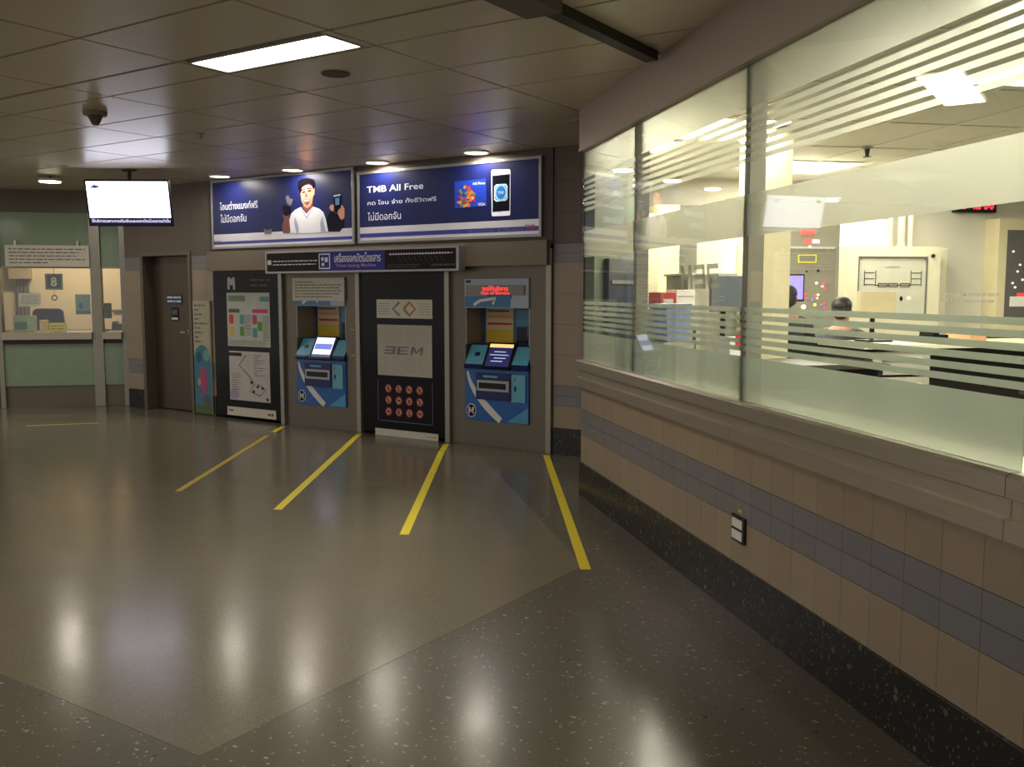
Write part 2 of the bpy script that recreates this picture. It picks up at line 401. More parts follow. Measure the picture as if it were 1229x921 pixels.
# return wall of the control room, square to the machine wall
cx0, cy0 = booth_c
XE = -4.42
g = G(); g.xy([(cx0, cy0 + .05), (cx0, 7.28), (XE, 8.0), (XE, 8.5), (XE + .08, 8.5), (XE + .08, 8.04), (cx0 + .08, 7.32), (cx0 + .08, cy0 + .05)], 0, CEIL)
struct('wall_return', g, M('grey_green_wall', (84, 92, 82), .35), FB)
BASEZ = .3
# ------------------------------------------------------------------ control room shell (FC: x from the glass inwards, y depth)
YR = 10.3
def b2c(x, y): return in_frame(FC, W2(FB, x, y))
SLAB = [(2.2, -5), (11, -5), (11, YR + .1), (2.6, YR + .1), (2.6, 8.92), b2c(XE + .06, 8.06), b2c(cx0 + .06, 7.34), b2c(cx0 + .06, cy0 + .25)]
g = G(); g.xy(SLAB, 0, BASEZ); struct('floor', g, M('control_room_floor', (84, 88, 76), .5), FC)
g = G(); g.box(2.55, 11, YR, YR + .1, 0, 3.0); struct('wall_booth_back', g, ROOMW, FC)
g = G(); g.box(11, 11.1, -5, YR + .1, 0, 3.0); struct('wall_booth_right', g, ROOMW, FC)
g = G(); g.box(2.55, 2.65, 8.9, YR, 0, 3.0); struct('wall_booth_left', g, ROOMW, FC)
g = G(); g.box(2.06, 11, -5.1, -5, 0, 3.0); struct('wall_booth_front', g, ROOMW, FC)
g = G(); g.xy([(2.06, -5)] + SLAB[1:-1] + [b2c(cx0 + .06, cy0 + .1)], 2.9, 2.96)
for x in [2.5 + .6 * i for i in range(15)]: g.box(x - .02, x + .02, -5, YR if x > 3 else 6.6, 2.893, 2.9, 1)
for y in [YR - 1.2 * i for i in range(13)]: g.box(2.06 if y < 6.9 else 2.8, 11, y - .02, y + .02, 2.892, 2.9, 1)
struct('ceiling', g, [ROOMC, M('ceiling_grid_bar', (228, 224, 208), .5)], FC)

def booth_light(x, y, label, w=.29, d=.45, grp=None, pw=P_BOOTH):
    t = thing('panel_light', label, 'ceiling light', FC, (x, y, 2.885), grp)
    g = G(); g.box(x - w - .02, x + w + .02, y - d - .02, y + d + .02, 2.887, 2.893); part('frame', g, WHITE, t)
    g = G(); g.box(x - w, x + w, y - d, y + d, 2.882, 2.887); part('diffuser', g, LAMPB, t, 'glowing diffuser')
    area('panel_lamp', t, (0, 0, -.02), 2 * w, 2 * d, pw, NEUT); return t
booth_light(4.98, 9.2, 'glowing ceiling panel light far back in the control room, above the indicator board', .42, .42)
booth_light(3.25, 7.2, 'glowing ceiling panel light seen behind the striped glass left of the joint')
booth_light(4.2, 5.0, 'glowing ceiling panel light behind the upper right frosted stripes', .3, .3)
booth_light(2.95, 8.15, 'bright ceiling panel light in the far left corner of the control room', .2, .3)
booth_light(3.35, 3.3, 'glaring ceiling panel light close to the glass at the upper right', .22, .3)
booth_light(6.5, 9.65, 'added ceiling panel light above the mimic cabinet, unseen behind the frosted band', .29, .29, pw=34)  # added lamp hidden by the frosting, brightens the back wall below
booth_light(7.6, 7.6, 'ceiling panel light over the clock side of the control room')
booth_light(3.6, 1.0, 'ceiling panel light in the near end of the control room')

# ------------------------------------------------------------------ machine wall (FB)
def fx(px, py=430, d=YB): return at(FB, px, py, d)[0]
XW = at(FB, 155, 450, YB)[0]                            # inner corner with the ticket office
x_d0, x_d1 = fx(172, 400), fx(232, 400)
x_m0, x_m1 = fx(258.5), fx(664)
HDR = 2.2
g = G(); g.box(XW - .3, XE - .01, YB + .55, YB + .65, 0, CEIL + .1)
struct('wall_back', g, PAINT_D, FB)
rows_up = [(.26, .48, 1), (.48, .58, 2), (.58, .68, 2)] + [(.68 + .3 * k, .98 + .3 * k, 1) for k in range(4)] + [(1.88, 1.97, 2), (1.97, 2.06, 2), (2.06, 2.36, 3), (2.36, 2.66, 3), (2.66, CEIL, 3)]
PURP = M('brown_wall_panel', (100, 88, 80), .5, island=.05)
for nm, a, b in (('wall_back', XW, x_d0), ('wall_back', x_d1, x_m0), ('wall_back', x_m1, XE - .005)):
    g = G(); g.box(a, b, YB + .014, YB + .54, 0, CEIL, 0); tile_wall(g, a, b, YB, rows_up, .3); struct(nm, g, [GROUT, CREAM, BLUEG, PURP], FB)
    g = G(); g.box(a, b, YB - .012, YB + .013, 0, .26); struct('baseboard_back', g, SKIRT, FB)
g = G(); g.box(x_d0, x_d1, YB, YB + .54, 2.13, CEIL); struct('wall_back', g, PURP, FB)
g = G(); g.box(x_m0, x_m1, YB - .02, YB + .54, HDR - .14, CEIL, 0); g.box(x_m0 + .02, x_m1 - .02, YB - .1, YB - .02, at(FB, 600, 319, YB - .1)[1], at(FB, 600, 290, YB - .1)[1], 1)
struct('trim_4', g, [PAINT_D, PAINT], FB)
# door
t = thing('door_1', None, None, FB, ((x_d0 + x_d1) / 2, YB, 0), kind='structure')
g = G(); g.box(x_d0, x_d0 + .06, YB - .02, YB + .3, 0, 2.13, bev=.004); g.box(x_d1 - .05, x_d1, YB - .02, YB + .3, 0, 2.13, bev=.004); g.box(x_d0 + .06, x_d1 - .05, YB - .02, YB + .3, 2.07, 2.13)
part('door_frame', g, STEEL_D, t)
dl = G(); dl.box(x_d0 + .063, x_d1 - .053, YB + .15, YB + .2, .01, 2.067, bev=.003)
leaf = part('door_leaf', dl, brushed('brown_steel_door', (92, 80, 68), .4), t)
g = G(); x, z = at(FB, 226, 399, YB + .15); g.cyl((x, YB + .15, z), (x, YB + .1, z), .012); g.box(x - .09, x + .012, YB + .09, YB + .105, z - .01, z + .01, bev=.003); g.oval(x, z, .028, .028, YB + .144, YB + .15)
part('door_handle', g, STEEL_H, leaf, 'steel lever handle')
a = rc(FB, (200, 353), (219, 366), YB + .15)
g = G(); g.box(a[0], a[1], YB + .142, YB + .149, a[2], a[3], 0); g.scrawl(a[0] + .02, a[1] - .02, a[2] + .02, a[3] - .02, 2, YB + .141, 1)
solo('door_sign', g, [M('blue_sign', (44, 62, 104), .5), WHITE], FB, 'small blue sign plate on the brown steel door', 'sign')
a = rc(FB, (206, 369), (215, 385), YB + .15)
g = G(); g.box(a[0], a[1], YB + .142, YB + .149, a[2], a[3], 0, .002); g.box(a[0] + .01, a[1] - .01, YB + .138, YB + .142, a[2] + .012, a[2] + .04, 1); g.box(a[0] + .02, a[1] - .02, YB + .138, YB + .142, a[2] + .08, a[3] - .03, 2)
solo('door_notice', g, [BLACK, WHITE, GREYP], FB, 'small black notice holder below the blue sign on the steel door', 'notice')

# tall colourful banner on the pilaster
a = rc(FB, (233.5, 361), (257.5, 497), YB)
t = thing('wall_banner', 'tall narrow colourful banner on the pilaster between the steel door and the poster case', 'banner', FB, ((a[0] + a[1]) / 2, YB - .02, .02))
g = G(); z0 = .03; z1 = a[3]; H_ = z1 - z0; g.box(a[0], a[1], YB - .035, YB - .015, z0, z1, 0); part('panel', g, M('banner_beige', (176, 168, 150), .6), t)
x0, x1 = a[0], a[1]; w = x1 - x0; y1, y0 = YB - .0355, YB - .0365
g = G()
g.box(x0, x1, y0, y1, z0 + .02, z0 + H_ * .46, 0)
g.oval(x0 + w * .5, z0 + H_ * .48, w * .48, H_ * .13, y0 - .001, y0, 0); g.oval(x0 + w * .75, z0 + H_ * .52, w * .2, H_ * .05, y0 - .002, y0 - .001, 1)
g.oval(x0 + w * .55, z0 + H_ * .3, w * .22, H_ * .12, y0 - .002, y0 - .001, 2); g.oval(x0 + w * .3, z0 + H_ * .5, w * .16, H_ * .05, y0 - .003, y0 - .002, 3)
g.box(x0, x1, y0 - .002, y0 - .001, z0, z0 + H_ * .07, 4); g.oval(x0 + w * .3, z0 + H_ * .28, w * .1, H_ * .035, y0 - .004, y0 - .003, 5)
g.oval(x0 + w * .72, z0 + H_ * .12, w * .2, H_ * .05, y0 - .004, y0 - .003, 6)
part('artwork', g, [M('banner_blue', (70, 120, 146), .6), M('banner_teal', (110, 160, 162), .6), M('banner_pink', (170, 76, 120), .6), M('banner_deep_blue', (30, 94, 130), .6), M('banner_green', (90, 104, 60), .6), M('banner_cream', (170, 160, 140), .6), GREYP], t)
g = G(); g.scrawl(x0 + .03, x1 - .03, z0 + H_ * .62, z1 - .03, 9, y0, 0, .3, [.9, .3, .55, .3, .95, .4, .6, .3, .5]); part('lettering', g, GREYP, t)

# steel bays, posts
def bay(x0, x1, cut=None):
    g = G()
    if cut:
        a, b, c, d = cut
        g.box(x0, a, YB, YB + .5, 0, HDR - .14); g.box(b, x1, YB, YB + .5, 0, HDR - .14); g.box(a, b, YB, YB + .5, 0, c); g.box(a, b, YB, YB + .5, d, HDR - .14)
    else: g.box(x0, x1, YB, YB + .5, 0, HDR - .14)
    return g
def post(x, lab):
    g = G(); g.box(x - .035, x + .035, YB - .035, YB - .001, 0, 2.02, bev=.004); return g
K = {}
for key, pl, pr in (('k1', 357, 416), ('k2', 559, 636)):
    x0 = fx(pl); x1 = fx(pr); K[key] = (x0, x1)
0 and print('kiosk widths', K, 'wall', XW, x_d0, x_d1, x_m0, x_m1, cx0, cy0)
zt2 = at(FB, 598, 334, YB)[1]; zb2 = at(FB, 598, 507, YB)[1]; zl2 = at(FB, 598, 444, YB)[1]; zh2 = at(FB, 598, 370, YB)[1]
0 and print('kiosk z', zt2, zb2, zl2, zh2)
KB, KT, KL, KH = .36, 1.74, .85, 1.42
KB, KT, KL, KH = zb2, zt2, zl2, zh2
x_p0, x_p1, x_q0, x_q1 = fx(259.5), fx(337.5), fx(436), fx(534.5)
for (a, b, k) in ((x_p1 + .005, x_q0 - .005, 'k1'), (x_q1 + .005, x_m1 - .06, 'k2')):
    g = bay(a, b, (K[k][0], K[k][1], KB, KT)); struct('trim_5' if k == 'k1' else 'trim_6', g, STEEL_D, FB)
g = G()
for x in (x_p1 + .045, x_q0 - .045, x_q1 + .05, x_m1 - .035): g.box(x - .03, x + .03, YB - .04, YB - .001, 0, 2.02, bev=.004)
struct('trim_7', g, STEEL, FB)

def kiosk(k, label, screen_on):
    x0, x1 = K[k]; w = x1 - x0; c = (x0 + x1) / 2
    t = thing('ticket_machine', label, 'ticket machine', FB, (c, YB, KB), None)
    e = .003; X0, X1 = x0 + e, x1 - e
    D = .3                                             # recess depth
    g = G(); g.box(X0, X1, YB - .02, YB + .45, KB + e, KL, 0, .004)
    body = part('lower_front', g, BLUE, t, 'blue lower front')
    # swoosh
    g = G(); P = []
    for i in range(9):
        u = i / 8; P.append((X0 + .02 + w * (.02 + .52 * u ** 1.5), KL - .03 - (KL - KB - .05) * u ** .9))
    g.strip(P, [.02 + .055 * math.sin(min(1, i / 8) * 2.2) for i in range(9)], YB - .0225, YB - .0205, 0)
    g.xz([(X0 + w * .66, KB + .01), (X1 - .004, KB + .01), (X1 - .004, KB + .17)], YB - .022, YB - .0205, 1)
    part('swoosh', g, [WHITE, M('kiosk_light_blue_' + k, (70, 150, 196), .3)], body)
    mr = .062; mx, mz = X0 + .085, KB + .105
    g = G(); g.oval(mx, mz, mr, mr * 1.15, YB - .026, YB - .0228, 0); g.oval(mx, mz, mr * .86, mr, YB - .028, YB - .026, 1); g.glyphs('M', mx - .034, mx + .04, mz - .036, mz + .036, YB - .0283, 0)
    part('logo_badge', g, [WHITE, NAVY], body, 'round black badge with white M')
    # ticket tray block
    g = G(); a0, a1, b0, b1 = X0 + w * .2, X0 + w * .74, KL - .31, KL - .035
    g.box(a0, a1, YB - .05, YB - .0205, b0, b1, 0, .006); part('tray_housing', g, DBLUE, t)
    g = G(); g.box(a0 + .02, a1 - .015, YB - .056, YB - .05, b0 + .09, b1 - .075, 0); g.box(a0 + .045, a1 - .05, YB - .06, YB - .056, b0 + .115, b1 - .1, 1)
    g.box(a0 + .1, a1 - .15, YB - .054, YB - .05, b1 - .045, b1 - .025, 2)
    part('ticket_tray', g, [ALU, BLACK, TEAL], t, 'metal framed ticket tray')
    g = G(); g.box(a1, X1 - .03, YB - .035, YB - .0205, b0 - .01, b1 - .005, 0, .003); g.oval(a1 + .05, (b0 + b1) / 2 - .01, .014, .03, YB - .0365, YB - .035, 1); g.box(a1 + .04, a1 + .055, YB - .0365, YB - .035, b1 - .07, b1 - .03, 2)
    part('coin_panel', g, [TEAL, DBLUE, RED], t)
    # sloped console
    zc = KL + .25
    g = G(); g.yz([(YB - .035, KL), (YB - .04, KL + .03), (YB + .10, zc), (YB + .45, zc), (YB + .45, KL)], X0, X1, 0)
    con = part('console', g, DBLUE, t, 'dark blue sloping console')
    def slope(u):                                      # u 0..1 up the slope -> y, z
        return YB - .04 + .14 * u, KL + .03 + (zc - KL - .03) * u
    def on_slope(g, xa, xb, u0, u1, th, m, lift=.001):
        (ya, za), (yb, zb) = slope(u0), slope(u1); n = Vector((-(zc - KL - .03), .14)).normalized()
        P = [(ya + n.x * lift, za + n.y * lift), (yb + n.x * lift, zb + n.y * lift), (yb + n.x * (lift + th), zb + n.y * (lift + th)), (ya + n.x * (lift + th), za + n.y * (lift + th))]
        g.yz(P, xa, xb, m)
    g = G(); on_slope(g, X0 + .01, X0 + w * .3, .08, .95, .004, 0); on_slope(g, X0 + w * .12, X0 + w * .2, .45, .62, .002, 1, .005)
    part('left_key_panel', g, [TEAL, DBLUE], con)
    g = G(); on_slope(g, X1 - w * .26, X1 - .01, .12, .92, .004, 0); part('right_key_panel', g, TEAL, con)
    # screen: leans back above the console
    s0, s1 = X0 + w * .3, X0 + w * .74
    zs0, zs1 = KL + .01, KL + .27; y_s0, y_s1 = YB - .045, YB + .09
    def scr(g, xa, xb, u0, u1, lift, th, m):
        n = Vector((-(zs1 - zs0), (y_s1 - y_s0))).normalized()
        f = lambda u, l: (y_s0 + (y_s1 - y_s0) * u + n.x * l, zs0 + (zs1 - zs0) * u + n.y * l)
        g.yz([f(u0, lift), f(u1, lift), f(u1, lift + th), f(u0, lift + th)], xa, xb, m)
    g = G(); scr(g, s0, s1, 0, 1, -.03, .042, 0); bz = part('screen_bezel', g, BLACK, t)
    g = G(); a, b = s0 + .03, s1 - .03
    if screen_on:
        scr(g, a, b, .1, .93, .013, .001, 0); scr(g, a + .01, b - .01, .42, .66, .0142, .0005, 1); scr(g, a, b, .1, .2, .0142, .0005, 2)
        mats = [emit('screen_white', (205, 210, 245), 1.6), emit('screen_blue', (110, 125, 200), 1.1), emit('screen_grey', (90, 100, 130), .7)]
    else:
        scr(g, a, b, .08, .93, .013, .001, 0); scr(g, a, b, .8, .93, .0142, .0005, 1)
        for q, (l, r) in enumerate(((.25, .75), (.1, .9), (.3, .8), (.2, .7))): scr(g, a + (b - a) * l, a + (b - a) * r, .62 - q * .12, .65 - q * .12, .0142, .0005, 2)
        mats = [emit('screen_dark', (40, 42, 92), .55), emit('screen_orange', (235, 190, 120), 1.3), emit('screen_text', (170, 180, 230), 1)]
    part('screen', g, mats, bz, 'lit touch screen')
    # recess lining with notices
    zr0, zr1 = zc, KH
    g = G(); g.box(X0, X1, YB + D, YB + D + .02, zr0, zr1, 0); g.box(X0, X0 + .01, YB, YB + D, zr0, zr1, 1); g.box(X1 - .01, X1, YB, YB + D, zr0, zr1, 1)
    lin_ = part('recess', g, [M('recess_blue_' + k, (52, 84, 124), .4), STEEL], t)
    g = G(); yy = YB + D - .003
    xa, xb = X0 + .05, X0 + w * .5
    g.box(xa, xb, yy, yy + .002, zr0 + .005, zr1 - .005, 0); hh = (zr1 - zr0)
    g.box(xa, xb, yy - .001, yy, zr0 + .01, zr0 + hh * .4, 1); g.box(xa + .02, xb - .02, yy - .001, yy, zr0 + hh * .72, zr0 + hh * .78, 2); g.box(xa + .02, xb - .02, yy - .001, yy, zr0 + hh * .52, zr0 + hh * .58, 3); g.box(xa + .02, xb - .05, yy - .001, yy, zr0 + hh * .88, zr0 + hh * .93, 4)
    part('notice', g, [M('notice_peach_' + k, (206, 186, 160), .6), YEL2, ORANGE, RED, GREYP], lin_, 'peach and yellow instruction notice')
    g = G(); xa, xb = X0 + w * .55, X1 - .012
    g.box(xa, xb, yy, yy + .002, zr0 + hh * .5, zr1 - .02, 0); g.box(xa, xb, yy, yy + .002, zr0 + .01, zr0 + hh * .46, 1); g.box(xa + w * .16, xa + w * .3, yy - .001, yy, zr0 + hh * .2, zr0 + hh * .45, 2); g.box(xb - .08, xb, yy - .001, yy, zr0 + .02, zr0 + hh * .3, 2)
    part('note_slots', g, [M('recess_teal_' + k, (62, 130, 160), .4), NAVY, GREYP], lin_)
    # header
    g = G(); g.box(X0, X1, YB - .02, YB + .45, KH, KT - e, 0, .004)
    hd = part('header', g, M('header_pale_blue_' + k, (170, 180, 204), .4), t)
    hh = KT - KH
    g = G(); g.box(X0 + .005, X0 + w * .72, YB - .022, YB - .0205, KH + .008, KH + hh * .4, 0); g.oval(X0 + w * .55, KH + hh * .4, w * .2, hh * .25, YB - .0215, YB - .0205, 0)
    g.strip([(X0 + w * .15, KH + .03), (X0 + w * .25, KH + hh * .25), (X0 + w * .5, KH + hh * .33), (X0 + w * .45, KH + .04)], .03, YB - .024, YB - .0225, 1)
    g.box(X0 + .02, X0 + .08, YB - .0225, YB - .0205, KT - .045, KT - .02, 2)
    part('header_artwork', g, [M('header_blue_' + k, (52, 120, 176), .4), WHITE, BLACK], hd)
    if k == 'k2':
        a0, a1, b0, b1 = X0 + w * .04, X0 + w * .94, KH + hh * .44, KH + hh * .76
        g = G(); g.box(a0, a1, YB - .04, YB - .0205, b0, b1, 0, .003); dp = part('display_strip', g, M('display_grey', (128, 126, 122), .3), hd)
        g = G(); g.text('งดให้บริการ', a0 + w * .26, a0 + w * .66, b0 + (b1 - b0) * .42, b1 - .004, YB - .041, 0, bold=.0); g.text('Out of Service', a0 + w * .24, a0 + w * .68, b0 + .006, b0 + (b1 - b0) * .36, YB - .041, 0)
        part('red_message', g, emit('led_red', (255, 50, 50), 2.2), dp, 'glowing red message')
    return t
kiosk('k1', 'blue ticket machine with a bright white screen, left one, below a paper notice', True)
kiosk('k2', 'blue ticket machine with a red message display and dark screen, right one by the pilaster', False)
# paper taped over the left machine's header
a = rc(FB, (350.5, 334), (413, 361.5), YB - .03)
g = G(); g.box(a[0], a[1], YB - .028, YB - .025, a[2], a[3], 0); g.scrawl(a[0] + .04, a[1] - .04, a[2] + .03, a[3] - .03, 6, YB - .0292, 1, .3, [.4, 1, .97, 1, .95, .8])
solo('paper_notice', g, [PAPER, GREYP], FB, 'wide white printed notice taped over the top of the left ticket machine', 'notice')
g = G()
for i, (px, py) in enumerate(((425, 396), (426, 427))):
    x, z = at(FB, px, py, YB - .04); g = G(); g.box(x - .05, x + .02, YB - .046, YB - .001, z - .008, z + .008, 0, .002)
    solo('latch_tab', g, M('brass_tab', (170, 140, 80), .4, .5), FB, ('upper' if i == 0 else 'lower') + ' of two small brass tabs on the steel right of the left ticket machine', 'latch', 'brass tabs beside the left ticket machine')

# ---- poster case 1 (map) and 2 (regulations)
def poster_case(x0, x1, name, label):
    t = thing('poster_case', label, 'poster case', FB, ((x0 + x1) / 2, YB, 0))
    g = G(); g.box(x0, x1, YB - .015, YB + .5, .03, HDR - .145, 0, .004); part('dark_panel', g, DKPANEL, t); return t
Y0 = YB - .0155
def prect(g, tl, br, m, lift=.002, th=.002):
    a = rc(FB, tl, br, YB - .017); g.box(a[0], a[1], Y0 - lift - th, Y0 - lift, a[2], a[3], m); return a
t = poster_case(x_p0, x_p1, '', 'dark glossy poster case with a coloured fare chart and a route map, left one')
g = G(); a = prect(g, (272, 351.5), (325, 417.5), 0); w = a[1] - a[0]; h = a[3] - a[2]; yy = Y0 - .0055
def rr(g, u0, u1, v0, v1, m, y=None): y = y or yy; g.box(a[0] + w * u0, a[0] + w * u1, y, y + .0012, a[2] + h * v0, a[2] + h * v1, m)
rr(g, .04, .44, .84, .95, 1); rr(g, .78, .98, .84, .93, 2); rr(g, .04, .3, .63, .7, 3); rr(g, .6, .95, .63, .7, 4)
for u, v, c in ((.05, .42, 5), (.3, .42, 2), (.6, .42, 4), (.05, .2, 6), (.3, .2, 7), (.72, .3, 7), (.6, .18, 2)): rr(g, u, u + .1, v, v + .17, c)
g.scrawl(a[0] + w * .42, a[0] + w * .56, a[2] + h * .2, a[2] + h * .6, 10, yy, 3, .3); g.scrawl(a[0] + w * .84, a[0] + w * .97, a[2] + h * .12, a[2] + h * .58, 12, yy, 3, .3); g.scrawl(a[0] + w * .04, a[0] + w * .9, a[2] + h * .02, a[2] + h * .12, 3, yy, 3, .25)
part('fare_chart', g, [M('chart_paper', (188, 196, 188), .6), M('chart_sage', (120, 140, 120), .6), M('chart_teal', (90, 150, 160), .6), GREYP, PINK, M('chart_red', (200, 70, 60), .6), YEL2, GREEN], t)
g = G(); a = prect(g, (275, 421), (325, 484), 0); w = a[1] - a[0]; h = a[3] - a[2]
g.strip([(a[0] + w * u, a[2] + h * v) for u, v in ((.42, .92), (.25, .72), (.5, .5), (.62, .35), (.5, .2), (.75, .12), (.9, .25), (.7, .36))], .012, yy, yy + .0012, 1)
for u, v in ((.55, .38), (.7, .3), (.6, .2), (.82, .28), (.93, .06)): g.oval(a[0] + w * u, a[2] + h * v, .02, .02, yy - .001, yy, 2)
g.box(a[0] + w * .0, a[0] + w * .32, yy, yy + .0012, a[2] + h * .9, a[2] + h * .97, 2)
g.scrawl(a[0] + w * .06, a[0] + w * .34, a[2] + h * .2, a[2] + h * .56, 8, yy, 1, .25, [.6, .8, .5]); g.scrawl(a[0] + w * .62, a[0] + w * .95, a[2] + h * .5, a[2] + h * .95, 9, yy, 1, .25, [.6, .3, .8])
g.oval(a[0] + w * .12, a[2] + h * .12, w * .11, h * .1, yy, yy + .0012, 3)
part('route_map', g, [M('map_paper', (196, 190, 190), .6), GREYP, BLACK, M('map_violet', (170, 150, 190), .6)], t)
g = G(); a = rc(FB, (273, 487.5), (331.5, 504), YB - .02); g.box(a[0], a[1], Y0 - .006, Y0 - .002, a[2], a[3], 0); g.scrawl(a[0] + .03, a[0] + .12, a[2] + .05, a[3] - .03, 1, Y0 - .0072, 1, .8); g.scrawl(a[1] - .14, a[1] - .03, a[2] + .03, a[3] - .04, 1, Y0 - .0072, 1, .8)
part('footer_strip', g, [PAPER, GREYP], t)
g = G(); x, z = at(FB, 277.5, 340, YB - .017); g.xz([(x - .07, z - .08), (x - .07, z + .06), (x - .04, z + .08), (x, z + .05), (x + .04, z + .08), (x + .07, z + .06), (x + .07, z - .08), (x + .03, z - .08), (x + .03, z - .01), (x, z - .035), (x - .03, z - .01), (x - .03, z - .08)], Y0 - .003, Y0 - .001, 0)
part('logo', g, M('logo_grey', (178, 178, 182), .5), t, 'pale M shaped logo')
g = G(); a = rc(FB, (300, 333), (324, 346), YB - .017); g.scrawl(a[0], a[1], a[2], a[3], 2, Y0 - .002, 0, .3); part('lettering', g, GREYP, t)

t = poster_case(x_q0, x_q1, '', 'dark poster case with grey rules sheet and red prohibition symbols, between the ticket machines')
g = G(); a = prect(g, (452, 359.5), (519, 383), 0); w = a[1] - a[0]; h = a[3] - a[2]
g.strip([(a[0] + w * .42, a[2] + h * .85), (a[0] + w * .3, a[2] + h * .5), (a[0] + w * .42, a[2] + h * .15)], .03, yy, yy + .0012, 1); g.strip([(a[0] + w * .5, a[2] + h * .5), (a[0] + w * .6, a[2] + h * .85), (a[0] + w * .7, a[2] + h * .5), (a[0] + w * .6, a[2] + h * .15), (a[0] + w * .5, a[2] + h * .5)], .03, yy, yy + .0012, 2)
g.scrawl(a[0] + .03, a[0] + w * .25, a[2] + .03, a[3] - .03, 5, yy, 1, .2); g.scrawl(a[0] + w * .78, a[1] - .03, a[2] + .03, a[3] - .03, 5, yy, 1, .2)
part('emblem_sheet', g, [PAPER, M('print_slate', (130, 130, 140), .6), M('print_rust', (176, 120, 96), .6)], t)
g = G(); a = prect(g, (453, 389.5), (519, 454), 0); w = a[1] - a[0]; h = a[3] - a[2]
for i in range(4):
    g.scrawl(a[0] + w * (.04 + .24 * i), a[0] + w * (.24 + .24 * i), a[2] + h * .62, a[3] - .02, 11, yy, 1, .2, [1, .8, .95, .5]); g.scrawl(a[0] + w * (.04 + .24 * i), a[0] + w * (.24 + .24 * i), a[2] + h * .05, a[2] + h * .38, 11, yy, 1, .2, [.9, .7, 1, .4])
g.glyphs('BEM', a[0] + w * .12, a[0] + w * .85, a[2] + h * .42, a[2] + h * .58, yy - .001, 2, slant=.25)
part('rules_sheet', g, [M('rules_paper', (186, 182, 172), .6), M('print_pale', (158, 156, 150), .6), M('print_mid', (126, 126, 134), .6)], t)
g = G(); a = prect(g, (453.5, 455.5), (520, 511), 0); w = a[1] - a[0]; h = a[3] - a[2]; b_ = .006
g.box(a[0], a[0] + b_, yy, yy + .0012, a[2], a[3], 1); g.box(a[1] - b_, a[1], yy, yy + .0012, a[2], a[3], 1); g.box(a[0], a[1], yy, yy + .0012, a[2], a[2] + b_, 1)
sg = part('symbol_board', g, [M('symbol_board_black', (26, 24, 34), .3), M('thin_line', (110, 116, 140), .5)], t)
for j, (r, yv) in enumerate(((0, .8), (1, .52), (2, .24))):
    for i in range(4):
        cxx = a[0] + w * (.2 + .19 * i); cz = a[2] + h * yv; q = .047; g = G()
        g.oval(cxx, cz, q, q, yy, yy + .001, 0); g.oval(cxx, cz, q * .74, q * .74, yy - .001, yy, 1)
        kind = (i + j) % 3
        if kind == 0: g.box(cxx - .013, cxx + .013, yy - .002, yy - .001, cz - .022, cz + .02, 2)
        elif kind == 1: g.oval(cxx, cz + .014, .009, .009, yy - .002, yy - .001, 2); g.box(cxx - .009, cxx + .009, yy - .002, yy - .001, cz - .026, cz + .004, 2)
        else: g.oval(cxx, cz, .024, .012, yy - .002, yy - .001, 2)
        g.strip([(cxx - q * .6, cz + q * .6), (cxx + q * .6, cz - q * .6)], .012, yy - .003, yy - .002, 0)
        part('prohibition_symbol', g, [M('sign_red', (178, 56, 46), .5) if not bpy.data.materials.get('sign_red') else bpy.data.materials['sign_red'], M('sign_cream', (196, 170, 150), .5) if not bpy.data.materials.get('sign_cream') else bpy.data.materials['sign_cream'], BLACK], sg, 'round red prohibition symbol')
g = G(); a = rc(FB, (450.5, 513.5), (526, 530), YB - .02); g.box(a[0], a[1], Y0 - .006, Y0 - .002, a[2], a[3], 0); g.scrawl(a[0] + .03, a[0] + .13, a[2] + .05, a[3] - .03, 1, Y0 - .0072, 1, .8); g.scrawl(a[1] - .16, a[1] - .03, a[2] + .03, a[3] - .04, 1, Y0 - .0072, 1, .8)
part('footer_strip', g, [PAPER, GREYP], t)

# ------------------------------------------------------------------ billboards
YS = YB - .06
def billboard(tl, br, label):
    a = rc(FB, tl, br, YS); x0, x1, z0, z1 = a
    t = thing('billboard', label, 'billboard', FB, ((x0 + x1) / 2, YB - .02, z0)); f = .03
    g = G(); g.box(x0 + f, x1 - f, YS + .012, YB - .0205, z0 + f, z1 - f); part('case', g, PAINT_D, t)
    g = G()
    g.box(x0, x1, YS, YB - .021, z1 - f, z1, 0, .004); g.box(x0, x1, YS, YB - .021, z0, z0 + f, 0, .004); g.box(x0, x0 + f, YS, YB - .021, z0 + f, z1 - f, 0, .004); g.box(x1 - f, x1, YS, YB - .021, z0 + f, z1 - f, 0, .004)
    part('frame', g, ALU, t)
    return t, x0 + f, x1 - f, z0 + f, z1 - f
AD = M('advert_navy', (20, 28, 84), .38, 0, .10, .3, 1.2); ADW = M('advert_white', (206, 204, 214), .25, 0, .12, .02); ADT = M('advert_text', (216, 220, 240), .3, 0, .22, .02)
ADB = M('advert_stripe', (44, 48, 140), .25, 0, .1, .02); ADK = M('advert_black', (20, 20, 34), .15, 0, .02, .05)
SKIN = M('printed_skin', (200, 140, 116), .4, 0, .10, .05); SKIND = M('printed_skin_dark', (120, 70, 66), .4); HAIRP = M('printed_hair', (12, 8, 12), .85); SHIRTP = M('printed_shirt', (214, 214, 224), .4, 0, .2, .03); SHIRTS = M('printed_shirt_fold', (160, 164, 190), .4, 0, .1, .03)
def pxy(px, py): return at(FB, px, py, YS)
ya = YS + .0115
def L(i): return (ya - .0012 * (i + 1), ya - .0012 * i)
t, x0, x1, z0, z1 = billboard((252, 217), (425, 293), 'left billboard with a laughing man in a white shirt on dark blue')
w = x1 - x0; h = z1 - z0
